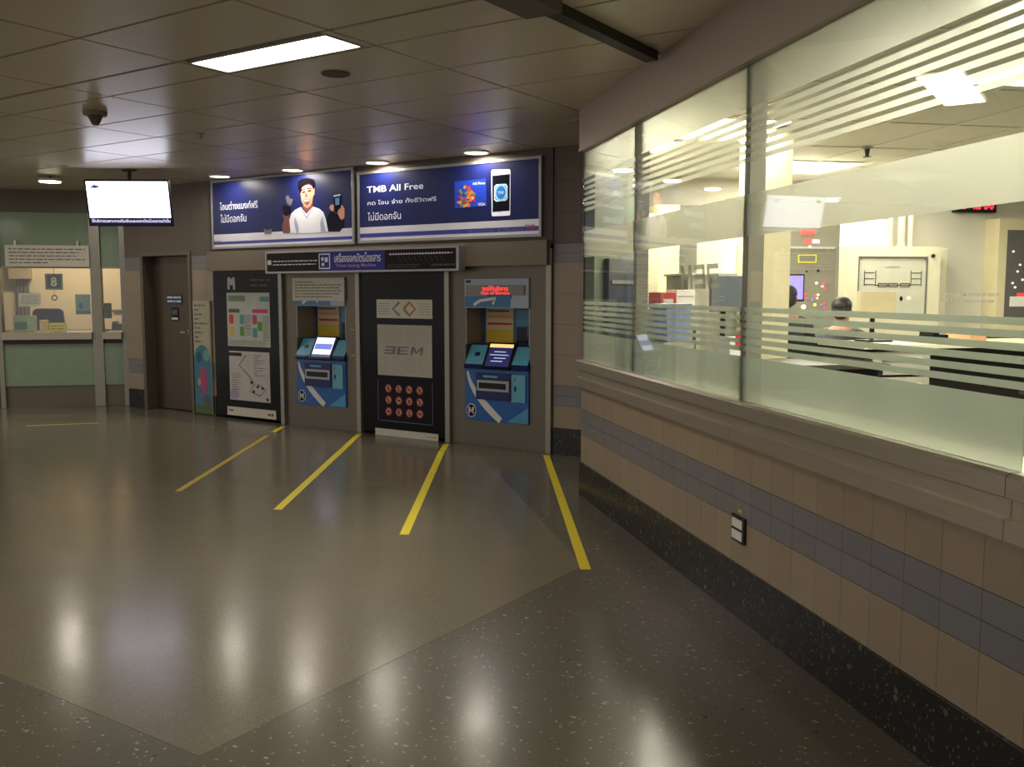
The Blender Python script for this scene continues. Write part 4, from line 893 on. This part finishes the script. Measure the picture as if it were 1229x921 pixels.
g = G(); g.box(a[0], a[1], YO - .18, YO - .001, a[2], a[3] + .1, 0, .008); part('body', g, M('beige_box', (170, 150, 116), .5), t)
for k in range(4): g = G(); x = a[0] + (a[1] - a[0]) * (.3 + .17 * k); g.cyl((x, YO - .06, a[2]), (x, YO - .06, .9), .018, n=12); part('conduit', g, GREYP, t)
a = rc(FC, (136, 375), (152, 396), YO - .4)
g = G(); g.box(a[0], a[1] + .3, YO - .4, YO - .02, .0, a[3], 0, .006); t = thing('office_cabinet', 'low cabinet at the right end inside the ticket office', 'cabinet', FC, ((a[0] + a[1]) / 2, YO - .2, 0)); part('body', g, OFW, t)
g = G(); g.box(a[0] - .02, a[1] + .3, YO - .42, YO - .02, a[3], a[3] + .04, 0, .004); part('top', g, GREYP, t)
obox('phone', (134, 389), (147, 396), YC + .55, .18, BLACK, 'black desk phone at the right end of the ticket office window', 'phone', lambda t, a, d: part('handset', G().box(a[0] + .01, a[0] + .06, d - .02, d + .2, a[3], a[3] + .035, 0, .01), BLACK, t), floor=zB - .009)
obox('card_reader', (110, 383), (116, 397), YC + .2, .08, WHITE, 'small white reader standing on the ledge beside the window post', 'card reader', lambda t, a, d: part('slot', G().box(a[0] + .01, a[1] - .01, d - .002, d - .0005, a[3] - .05, a[3] - .03, 0), BLACK, t), floor=TB)

# ------------------------------------------------------------------ control room contents (FC)
def R_(tl, br, d): return rc(FC, tl, br, d)
# cream column
a = R_((911, 200), (945, 430), 7.0)
g = G(); g.box(a[0], a[1], 7.0, 7.35, BASEZ, 2.892, 0); struct('trim_11', g, CREAMC, FC)
# mimic panel cabinet
d = 9.95; a = R_((1018, 295), (1125, 403), d)
t = thing('mimic_cabinet', 'cream wall cabinet with a window showing a black line diagram, in the control room', 'control cabinet', FC, ((a[0] + a[1]) / 2, YR, a[2]))
g = G(); g.box(a[0], a[1], d + .02, YR - .045, a[2], a[3], 0, .01); bx = R_((1120, 296), (1134, 403), d + .1); g.box(a[1], bx[1], d + .12, YR - .045, a[2], a[3] - .01, 0, .006); part('body', g, M('cream_cabinet', (206, 200, 174), .45), t)
i = R_((1030.5, 307.5), (1111, 378), d)
g = G(); g.box(a[0], i[0], d, d + .02, a[2], a[3]); g.box(i[1], a[1], d, d + .02, a[2], a[3]); g.box(i[0], i[1], d, d + .02, i[3], a[3]); g.box(i[0], i[1], d, d + .02, a[2], i[2]); dr = part('door', g, M('cream_door', (206, 200, 174), .45), t)
g = G()
for x0_, x1_, z0_, z1_ in ((i[0], i[0] + .014, i[2], i[3]), (i[1] - .014, i[1], i[2], i[3]), (i[0], i[1], i[3] - .014, i[3]), (i[0], i[1], i[2], i[2] + .014)): g.box(x0_, x1_, d - .006, d + .018, z0_, z1_, 0, .003)
for sx, sz in ((i[0] + .02, i[3] - .02), (i[1] - .02, i[3] - .02)): g.oval(sx, sz, .018, .018, d - .004, d + .01, 0, 12)
part('window_gasket', g, GREYP, dr)
g = G(); g.cyl((i[1] + .06, d, i[3] + .01), (i[1] + .06, d - .02, i[3] + .01), .022, n=16); part('lock_knob', g, FRAME_D, dr)
g = G(); g.box(i[0] + .014, i[1] - .014, d + .012, d + .018, i[2] + .014, i[3] - .014); pl = part('mimic_panel', g, M('pale_panel', (186, 184, 168), .4), t)
w = i[1] - i[0]; h = i[3] - i[2]; g = G()
def ln(u0, v0, u1, v1, t_=.008, m=0): g.strip([(i[0] + w * u0, i[2] + h * v0), (i[0] + w * u1, i[2] + h * v1)], t_, d + .009, d + .011, m)
for v in (.52, .62, .72): ln(.1, v, .24, v); ln(.78, v, .92, v)
for u in (.1, .26, .77, .92): ln(u, .5, u, .76)
for u0 in (.3, .45, .62):
    ln(u0, .54, u0 + .13, .54); ln(u0, .48, u0 + .13, .48); ln(u0, .48, u0, .54); ln(u0 + .13, .48, u0 + .13, .54)
ln(.24, .51, .77, .51)
g.oval(i[0] + w * .64, i[2] + h * .28, .02, .028, d + .009, d + .011, 0); g.box(i[0] + w * .72, i[0] + w * .78, d + .009, d + .011, i[2] + h * .26, i[2] + h * .32, 1); g.scrawl(i[0] + w * .4, i[0] + w * .6, i[2] + h * .8, i[2] + h * .84, 2, d + .009, 2, .3)
part('diagram', g, [BLACK, WHITE, GREYP], pl)
# conduits above
for k, (p0, p1) in enumerate(((1066, 1071), (1078, 1086), (1089, 1096))):
    xa = at(FC, p0, 280, d + .15)[0]; xb = at(FC, p1, 280, d + .15)[0]; r_ = (xb - xa) / 2
    g = G(); g.cyl((xa + r_, d + .15, a[3] + .001), (xa + r_, d + .15, 2.89), r_, n=18); g.cyl((xa + r_, d + .15, a[3] + .001), (xa + r_, d + .15, a[3] + .03), r_ * 1.2, n=18)
    solo('conduit_pipe', g, M('conduit_grey', (176, 172, 156), .4, .2) if k == 0 else bpy.data.materials['conduit_grey'], FC, ['thin leftmost pipe', 'thick middle pipe', 'rightmost pipe'][k] + ' rising from the cream mimic cabinet to the ceiling', 'pipe', 'pipes above the mimic cabinet', smooth=False)
# added white panel beside it, paints the back wall as strongly lit
b = R_((1004.5, 262), (1066, 380), YR - .03); g = G(); g.box(b[0], b[1], YR - .03, YR - .004, b[2], b[3], 0); t = thing('lit_wall_panel', 'white panel painted as the brightly lit back wall left of the mimic cabinet', 'lit_wall_panel', FC, ((b[0] + b[1]) / 2, YR, b[2])); part('board', g, M('lit_wall_white', (250, 248, 236), .35, var=.01), t)
g = G(); g.box(b[0] - .02, b[0], YR - .035, YR - .004, b[2], b[3]); g.box(b[0], b[1], YR - .035, YR - .004, b[3], b[3] + .02); part('edging', g, ALU, t)
# indicator board
d = 8.9; a = R_((926, 268), (1003, 440), d)
t = thing('indicator_board', 'tall grey board with coloured indicator lamps and a yellow rectangle, right of the cream column', 'control panel', FC, ((a[0] + a[1]) / 2, d, BASEZ))
g = G(); g.box(a[0], a[1], d, d + .5, BASEZ, a[3] + .25, 0, .006); part('body', g, GREYC, t)
g = G(); yb_ = d - .004
q = R_((945, 296), (997, 430), d); g.box(q[0], q[1], d - .01, d - .001, 1.0, q[3], 0, .003); g.box(q[0], q[1], d - .014, d - .01, q[3] - .02, q[3], 1); part('face_plate', g, [M('grey_face', (152, 148, 134), .4), WHITE], t)
q = R_((957.5, 306), (979, 315.5), d); g = G(); e_ = .008
g.box(q[0], q[1], d - .016, d - .0105, q[3] - e_, q[3]); g.box(q[0], q[1], d - .016, d - .0105, q[2], q[2] + e_); g.box(q[0], q[0] + e_, d - .016, d - .0105, q[2], q[3]); g.box(q[1] - e_, q[1], d - .016, d - .0105, q[2], q[3]); part('yellow_rectangle', g, emit('yellow_line', (240, 230, 60), .5), t)
g = G(); q = R_((961, 276), (978, 281.5), d); g.box(q[0], q[1], d - .008, d - .001, q[2], q[3]); q = R_((965, 287), (974, 293), d); g.box(q[0], q[1], d - .008, d - .001, q[2], q[3]); part('red_display', g, emit('red_led', (255, 90, 80), 1.5), t, 'lit red readout')
g = G(); q = R_((975, 288), (983, 292), d); g.box(q[0], q[1], d - .008, d - .001, q[2], q[3]); part('white_lamp', g, emit('white_led', (255, 250, 240), 1.5), t)
cols = {'r': emit('lamp_red', (255, 60, 80), 1.6), 'w': emit('lamp_white', (255, 255, 230), 1.8), 'y': emit('lamp_yellow', (250, 230, 110), 1.5), 'b': emit('lamp_blue', (110, 130, 230), 1.2), 'k': BLACK}
for px, py, c_, r_ in ((981, 325, 'k', 1.6), (967, 326, 'k', 1.1), (979, 340, 'w', 1.4), (988.5, 341, 'r', 1.6), (989, 346, 'r', 1.4), (986, 344, 'w', 1), (966, 353, 'r', 1.3), (967, 358, 'r', 1.3), (978, 356, 'r', 1.3), (981, 354, 'w', 1.2), (974, 360, 'b', 1.3), (980, 358, 'y', 1.2), (977, 366, 'y', 1.8), (988, 364.5, 'r', 1.3), (985, 366, 'b', 1), (963.5, 368.5, 'w', 2.8), (989, 370, 'r', 1.4), (976, 374, 'w', 1.4), (989, 375, 'r', 1.3), (971, 296.5, 'w', 1.5)):
    x, z = at(FC, px, py, d); s_ = r_ * d / FPX; g = G(); g.cyl((x, d - .0102, z), (x, d - .022, z), s_, n=12); part('indicator_lamp', g, cols[c_], t)
# desks
def desk(x0, x1, y0, y1, zt, label, mt, drawers=False):
    t = thing('control_desk', label, 'desk', FC, ((x0 + x1) / 2, (y0 + y1) / 2, BASEZ))
    g = G(); g.box(x0, x1, y0, y1, zt - .035, zt, 0, .006); part('top', g, mt, t)
    for x in (x0 + .03, x1 - .07):
        g = G(); g.box(x, x + .04, y0 + .05, y1 - .04, BASEZ, zt - .036); part('side_panel', g, DESK, t)
    g = G(); g.box(x0 + .075, x1 - .075, y1 - .1, y1 - .08, BASEZ + .3, zt - .036); part('back_panel', g, DESK, t)
    if drawers:
        for k in range(3):
            g = G(); z = zt - .06 - k * .2; g.box(x0 + .1, x0 + .6, y0 + .04, y0 + .4, z - .18, z, 0, .004); dr = part('drawer', g, GREYC, t)
            g = G(); g.box(x0 + .18, x0 + .52, y0 + .018, y0 + .039, z - .06, z - .045, 0, .002); part('handle', g, WHITE, dr)
    return t
ZD = 1.07
desk(2.75, 4.1, 6.2, 6.9, ZD, 'dark desk behind the blue chair left of the cream column', DESK)
desk(3.7, 5.6, 8.0, 8.7, ZD, 'long dark desk in front of the two seated staff', DESK)
desk(4.1, 6.6, 6.55, 7.25, ZD + .12, 'pale topped desk with drawers in front of the mimic cabinet', M('pale_desk_top', (220, 214, 186), .35), True)
desk(4.1, 5.1, 4.2, 4.9, ZD - .05, 'dark desk nearest the glass at the right', DESK)
# staff
def person(F, x, y, zseat, zhead, label, face_rot, shirt, hair_m):
    t = thing('person', label, 'person', F, (x, y, BASEZ)); b = Vector((x, y, BASEZ))
    # local: the person faces -y before rotation
    s = zseat; top = zhead; hd = .235; neck = top - hd - .03; sh = neck - .05
    J = {}; E = []; rad = {}
    def J_(n, p, r, parent=None, r2=None):
        J[n] = (Vector((x, y, 0)) + Vector(p)); rad[n] = (r, r2 or r)
        if parent: E.append((parent, n))
    J_('pelvis', (0, 0, s + .1), .15, None, .12); J_('waist', (0, .01, s + .26), .13, 'pelvis', .1); J_('chest', (0, 0, sh - .13), .165, 'waist', .12); J_('collar', (0, .0, sh), .10, 'chest', .08)
    J_('neck', (0, -.01, neck + .02), .055, 'collar'); J_('jaw', (0, -.03, top - .165), .065, 'neck', .075); J_('skull', (0, -.015, top - .085), .078, 'jaw', .095)
    for sd, q in (('l', -1), ('r', 1)):
        J_('sh' + sd, (q * .19, 0, sh - .04), .06, 'collar'); J_('el' + sd, (q * .25, -.1, sh - .30), .045, 'sh' + sd); J_('wr' + sd, (q * .17, -.34, max(s + .28, ZD + .05)), .028, 'el' + sd); J_('palm' + sd, (q * .15, -.42, max(s + .27, ZD + .045)), .034, 'wr' + sd, .018)
        for k in range(4):
            bx_ = q * (.15 + (k - 1.5) * .02); l_ = (.07, .08, .075, .06)[k]
            J_('f%d%s' % (k, sd), (bx_, -.42 - l_ * .6, max(s + .275, ZD + .05)), .009, 'palm' + sd); J_('g%d%s' % (k, sd), (bx_, -.42 - l_, max(s + .255, ZD + .03)), .008, 'f%d%s' % (k, sd))
        J_('th' + sd, (q * .10, -.42, max(s + .262, ZD + .035)), .010, 'palm' + sd); J_('ti' + sd, (q * .09, -.455, max(s + .255, ZD + .03)), .008, 'th' + sd)
        J_('hip' + sd, (q * .09, -.03, s + .07), .09, 'pelvis'); J_('kn' + sd, (q * .11, -.42, s + .06), .062, 'hip' + sd); J_('an' + sd, (q * .11, -.40, BASEZ + .09), .038, 'kn' + sd); J_('to' + sd, (q * .11, -.55, BASEZ + .045), .04, 'an' + sd, .03)
    def skin(names, name, mat, grow=0, parent=t):
        me = bpy.data.meshes.new(name); idx = {n: i for i, n in enumerate(names)}
        me.from_pydata([J[n] - b for n in names], [(idx[p], idx[q]) for p, q in E if p in idx and q in idx], []); me.materials.append(mat)
        o = bpy.data.objects.new(name, me); COL.objects.link(o)
        m = o.modifiers.new('skin', 'SKIN'); o.modifiers.new('sub', 'SUBSURF').levels = 1; o.modifiers['sub'].render_levels = 2
        for n, i_ in idx.items():
            v = me.skin_vertices[0].data[i_]; v.radius = (rad[n][0] + grow, rad[n][1] + grow); v.use_root = (i_ == 0)
        m.use_smooth_shade = True; o.parent = parent; BASE[o.name] = b; return o
    bd = skin(list(J), 'body', M('skin_tone_' + str(len(BASE)), (176, 128, 100), .6))
    skin(['chest', 'waist', 'pelvis', 'collar', 'shl', 'shr', 'ell', 'elr'], 'shirt', shirt, .016)
    skin(['pelvis', 'hipl', 'hipr', 'knl', 'knr', 'anl', 'anr'], 'trousers', M('trousers_' + str(len(BASE)), (34, 34, 44), .8), .014)
    g = G(); g.ball((x, y + .005, top - .075), .088, .105, .085); 
    for f in [f for f in g.b.faces if f.calc_center_median().z < top - .12 and f.calc_center_median().y < y - .01]: g.b.faces.remove(f)
    g.ball((x, y + .045, top - .12), .078, .06, .075)
    part('hair', g, hair_m, t, 'short black hair', True)
    for q in (-1, 1):
        g = G(); g.ball((x + q * .032, y - .098, top - .125), .011, .008, .008); part('eye', g, BLACK, bd); g = G(); g.ball((x + q * .083, y - .005, top - .14), .012, .022, .032); part('ear', g, bd.data.materials[0], bd)
    g = G(); g.ball((x, y - .115, top - .15), .014, .02, .024); part('nose', g, bd.data.materials[0], bd); g = G(); g.ball((x, y - .103, top - .19), .024, .008, .007); part('mouth', g, M('lips_' + str(len(BASE)), (150, 84, 76), .6), bd)
    t.rotation_euler = (0, 0, F.rot + face_rot); return t
HAIR = M('black_hair', (24, 22, 22), .55)
x, z = at(FC, 945, 342, 7.55); person(FC, x + .02, 7.6, BASEZ + .5, z, 'person with black hair in dark clothing seated behind the cream column', math.pi * .95, M('dark_shirt', (52, 54, 64), .8), HAIR)
chair(FC, x + .02, 7.6, BASEZ, 'office chair under the person beside the cream column', BLACK, .46, .92, math.pi * .95, .46)
x, z = at(FC, 1016, 357, 7.55); person(FC, x, 7.62, BASEZ + .47, z, 'person with short black hair seated lower, left of the beige screen', math.pi * .75, M('grey_shirt', (90, 90, 96), .8), HAIR)
chair(FC, x, 7.62, BASEZ, 'office chair under the person by the beige screen', BLACK, .46, .85, math.pi * .75, .42)
# monitors and things
a = R_((944, 329), (965, 362), 8.3); monitor(FC, a[0] - .12, a[1], a[2], a[3], 8.3, ZD + .001, 'monitor with a violet screen beside the cream column', BLACK, front_mats=emit('violet_screen', (140, 130, 235), 1.3))
a = R_((1029, 350), (1071, 381), 7.0); monitor(FC, a[0], a[1], a[2], a[3], 6.95, ZD + .121, 'beige back of a monitor in front of the mimic cabinet', M('beige_plastic', (192, 180, 146), .5), .06)
x0_, x1_ = a[0], a[1]
a = R_((848, 331), (884, 374), 6.6); monitor(FC, a[0], a[1], a[2], a[3], 6.5, ZD + .001, 'large grey backed monitor left of the glass joint', M('grey_blue_plastic', (116, 122, 128), .35, .3), .05)
a = R_((886, 353), (903, 392), 6.75); monitor(FC, a[0] + .02, a[1], a[2], a[3], 6.72, ZD + .001, 'narrow monitor with a blue lit screen just at the glass joint', BLACK, .04, emit('blue_screen', (60, 100, 200), .9))
def cbox(name, tl, br, d_, dep, m_, label, cat, extra=None, z0=None):
    a = R_(tl, br, d_); zz = a[2] if z0 is None else z0; t = thing(name, label, cat, FC, ((a[0] + a[1]) / 2, d_, zz)); g = G(); g.box(a[0], a[1], d_, d_ + dep, zz, a[3], 0, .004); part('body', g, m_, t)
    if extra: extra(t, (a[0], a[1], zz, a[3]), d_)
    return t
# shelf with binders
a = R_((880, 328), (907, 331), 7.4)
t = thing('wall_shelf', 'grey cupboard carrying two pale binders, behind the glass joint', 'cupboard', FC, (a[0], 7.4, BASEZ)); g = G(); g.box(a[0] - .4, a[1] - .03, 7.4, 7.9, BASEZ, a[3] - .02, 0, .004); part('body', g, M('grey_cupboard', (150, 146, 132), .5), t); g = G(); g.box(a[0] - .42, a[1] - .02, 7.38, 7.92, a[3] - .02, a[3], 0, .003); part('top', g, GREYC, t)
zs = a[3] + .001
for k, (pa, pb) in enumerate(((883.5, 893), (894.5, 904))):
    cbox('binder', (pa, 294), (pb, 328), 7.45, .28, M('pale_binder', (224, 214, 160), .5) if k == 0 else bpy.data.materials['pale_binder'], ('left' if k == 0 else 'right') + ' one of two pale yellow binders on the grey cupboard', 'binder', lambda t, a, d: part('finger_ring', G().ring(((a[0] + a[1]) / 2, d - .001, a[2] + .1), .014, .004), BLACK, t), z0=zs)
g = None
# tall lockers on the left
a = R_((768, 240), (789, 440), 8.2); t = thing('locker', 'tall cream grey locker behind the left post of the glazing', 'locker', FC, ((a[0] + a[1]) / 2, 8.2, BASEZ)); g = G(); g.box(a[0], a[1], 8.2, 8.6, BASEZ, 2.3, 0, .005); part('body', g, M('locker_cream', (176, 168, 142), .5), t); g = G(); g.box(a[1] - .03, a[1] - .015, 8.185, 8.198, 1.2, 1.35, 0, .002); part('handle', g, BLACK, t)
a = R_((789.5, 240), (813, 440), 8.9); t = thing('locker', 'tall pale yellow locker beside the cream grey one in the control room', 'locker', FC, ((a[0] + a[1]) / 2, 8.9, BASEZ)); g = G(); g.box(a[0], a[1], 8.9, 9.3, BASEZ, 2.45, 0, .005); part('body', g, M('locker_yellow', (206, 196, 150), .5), t); g = G(); g.box(a[1] - .04, a[1] - .02, 8.885, 8.898, 1.2, 1.4, 0, .002); part('handle', g, GREYP, t)
a = R_((814, 232), (834, 440), 9.4); t = thing('locker', 'tall grey steel locker right of the pale yellow locker', 'locker', FC, ((a[0] + a[1]) / 2, 9.4, BASEZ)); g = G(); g.box(a[0], a[1], 9.4, 9.9, BASEZ, 2.5, 0, .005); part('body', g, M('locker_grey', (150, 150, 140), .4, .2), t); g = G(); g.box(a[0] + .02, a[0] + .035, 9.385, 9.398, 1.2, 1.4, 0, .002); part('handle', g, BLACK, t)
def cupboard(x0, x1, y0, y1, zt, label):
    t = thing('cupboard', label, 'cupboard', FC, ((x0 + x1) / 2, (y0 + y1) / 2, BASEZ)); g = G(); g.box(x0, x1, y0, y1, BASEZ, zt, 0, .005); part('body', g, GREYC, t)
    g = G(); g.box(x1 - .05, x1 - .035, y0 - .012, y0 - .001, zt - .3, zt - .15, 0, .002); part('handle', g, BLACK, t)
q = R_((790, 340), (836, 371), 6.3); cupboard(q[0] - .02, q[1] + .02, 6.28, 6.62, q[2], 'grey cupboard carrying the red box file and white papers')
cbox('red_box_file', (793, 351), (811, 366), 6.3, .25, M('red_file', (190, 70, 70), .5), 'red box file on a grey cupboard behind the left panes', 'file', lambda t, a, d: part('label', G().box(a[0] + .02, a[1] - .02, d - .002, d - .0005, a[2] + .04, a[2] + .07, 0), PAPER, t), q[2] + .001)
cbox('paper_stack', (812, 348), (834, 371), 6.35, .22, M('bright_paper', (240, 238, 226), .7), 'upright stack of white papers beside the red box file', 'papers', lambda t, a, d: part('cover_sheet', G().box(a[0] + .01, a[1] - .01, d - .002, d - .0005, a[3] - .05, a[3] - .045, 0), GREYP, t), q[2] + .001)
q = R_((799, 365), (829, 411), 5.95); cupboard(q[0] - .02, q[1] + .02, 5.93, 6.26, q[2], 'lower grey cupboard carrying the light blue bin')
t = thing('blue_bin', 'light blue plastic bin with a dark rim standing behind the striped glass', 'bin', FC, ((q[0] + q[1]) / 2, 6.05, q[2]))
g = G(); g.xz([(q[0] + .015, q[2] + .001), (q[1] - .015, q[2] + .001), (q[1], q[3] - .03), (q[0], q[3] - .03)], 5.95, 6.2, 0, .006); part('body', g, M('light_blue_plastic', (120, 138, 196), .6), t)
g = G(); g.box(q[0] - .005, q[1] + .005, 5.945, 6.205, q[3] - .03, q[3], 0, .004); part('rim', g, M('dark_blue_plastic', (60, 66, 100), .5), t)
cbox('first_aid_box', (876, 406), (898, 432), 5.9, .2, WHITE, 'small white and red box low behind the stripes left of the glass joint', 'box', lambda t, a, d: part('red_label', G().box(a[0] + .04, a[0] + .1, d - .002, d - .0005, a[3] - .08, a[3] - .02, 0).box(a[0] + .04, a[0] + .1, d - .002, d - .0005, a[2] + .12, a[2] + .2, 0), RED, t), R_((876, 406), (898, 432), 5.9)[2])
q = R_((872, 406), (902, 432), 5.9); cupboard(q[0], q[1], 5.85, 6.15, q[2] - .001, 'low grey cupboard under the white and red box')
cbox('tan_folder', (1164, 402), (1183, 428), 6.65, .3, M('tan_card', (206, 160, 122), .6), 'tan cardboard folder upright on the pale desk behind the stripes', 'folder', None, ZD + .121)
cbox('desk_phone', (1120, 402), (1138, 412), 6.65, .18, BLACK, 'black phone on the pale desk left of the tan folder', 'phone', lambda t, a, d: part('handset', G().box(a[0], a[0] + .05, d - .01, d + .18, a[3], a[3] + .03, 0, .008), BLACK, t), ZD + .121)
# digital clock
d = YR - .08; a = R_((1148, 240), (1196, 256), d)
t = thing('digital_clock', 'black digital clock with red digits high on the back wall of the control room', 'clock', FC, ((a[0] + a[1]) / 2, YR, a[2])); g = G(); g.box(a[0], a[1], d, YR - .001, a[2] + .005, a[3] + .08, 0, .005); part('housing', g, BLACK, t)
g = G(); g.text('13 42 50', a[0] + .04, a[1] - .04, a[2] + .04, a[3] + .045, d - .002, 0, bold=.02); part('digits', g, emit('clock_red', (255, 40, 60), 2.4), t, 'glowing red digits')
# right board
d = YR - .25; a = R_((1200, 262), (1262, 404), d)
t = thing('alarm_panel', 'cream framed dark alarm panel at the right edge of the control room', 'control panel', FC, ((a[0] + a[1]) / 2, YR, a[2])); g = G(); g.box(a[0], a[1], d, YR - .001, a[2], a[3], 0, .01); part('cabinet', g, CREAMC, t)
q = R_((1209.5, 276), (1255, 388), d); g = G(); g.box(q[0], q[1], d - .008, d - .001, q[2], q[3], 0, .003); f_ = part('face', g, M('alarm_face', (92, 90, 88), .4), t)
g = G(); q2 = R_((1212, 356), (1250, 368), d - .01); g.box(q2[0], q2[1], d - .012, d - .0085, q2[2], q2[3]); part('white_label', g, WHITE, f_)
g = G(); q2 = R_((1221, 352), (1240, 356), d - .01); g.box(q2[0], q2[1], d - .012, d - .0085, q2[2], q2[3]); part('red_readout', g, emit('alarm_red', (255, 50, 50), 1.6), f_)
for px, py in ((1216, 302), (1224, 318), (1221, 326), (1215, 340), (1227, 336), (1218, 345)): g = G(); x, z = at(FC, px, py, d - .01); g.cyl((x, d - .0085, z), (x, d - .02, z), .014, n=10); part('indicator_lamp', g, emit('lamp_alarm_' + str(px), (230, 230, 235), .7), f_)
# ceiling sprinkler in control room
x, y = atz(FC, 1041, 177, 2.892); t = thing('sprinkler', 'dark fire sprinkler on the control room ceiling right of the far ceiling light', 'sprinkler', FC, (x, y, 2.8))
g = G(); g.cyl((x, y, 2.892), (x, y, 2.88), .05); part('escutcheon', g, GREYC, t); g = G(); g.cyl((x, y, 2.88), (x, y, 2.81), .025, r2=.014); g.cyl((x, y, 2.81), (x, y, 2.804), .035); part('head', g, FRAME_D, t)
# dark cabinet against the return wall
q = in_frame(FB, W2(FC, 0, 0))
g = G(); g.box(cx0 + .085, cx0 + .13, cy0 + .2, 7.22, 1.0, 1.86, 0, .006); t = thing('equipment_cabinet', 'dark blue grey shallow wall cabinet behind the leftmost pane of the glazing', 'cabinet', FB, (cx0 + .1, 6.9, 1.0)); part('body', g, M('blue_grey_cabinet', (44, 50, 66), .35), t)
g = G(); g.box(cx0 + .131, cx0 + .138, cy0 + .24, 7.18, 1.66, 1.69); part('rail', g, ALU, t)


# printed and lacquered surfaces with a weak sheen
for nm, sp in (('dark_gloss_panel', .12), ('sign_black', .1), ('sign_blue', .15), ('symbol_board_black', .1), ('advert_navy', .3), ('advert_black', .15), ('black_plastic', .25), ('navy_panel', .2), ('printed_hair', .05), ('kiosk_navy', .3), ('kiosk_blue', .3)):
    m_ = bpy.data.materials.get(nm)
    if m_: m_.node_tree.nodes['Principled BSDF'].inputs['Specular IOR Level'].default_value = sp
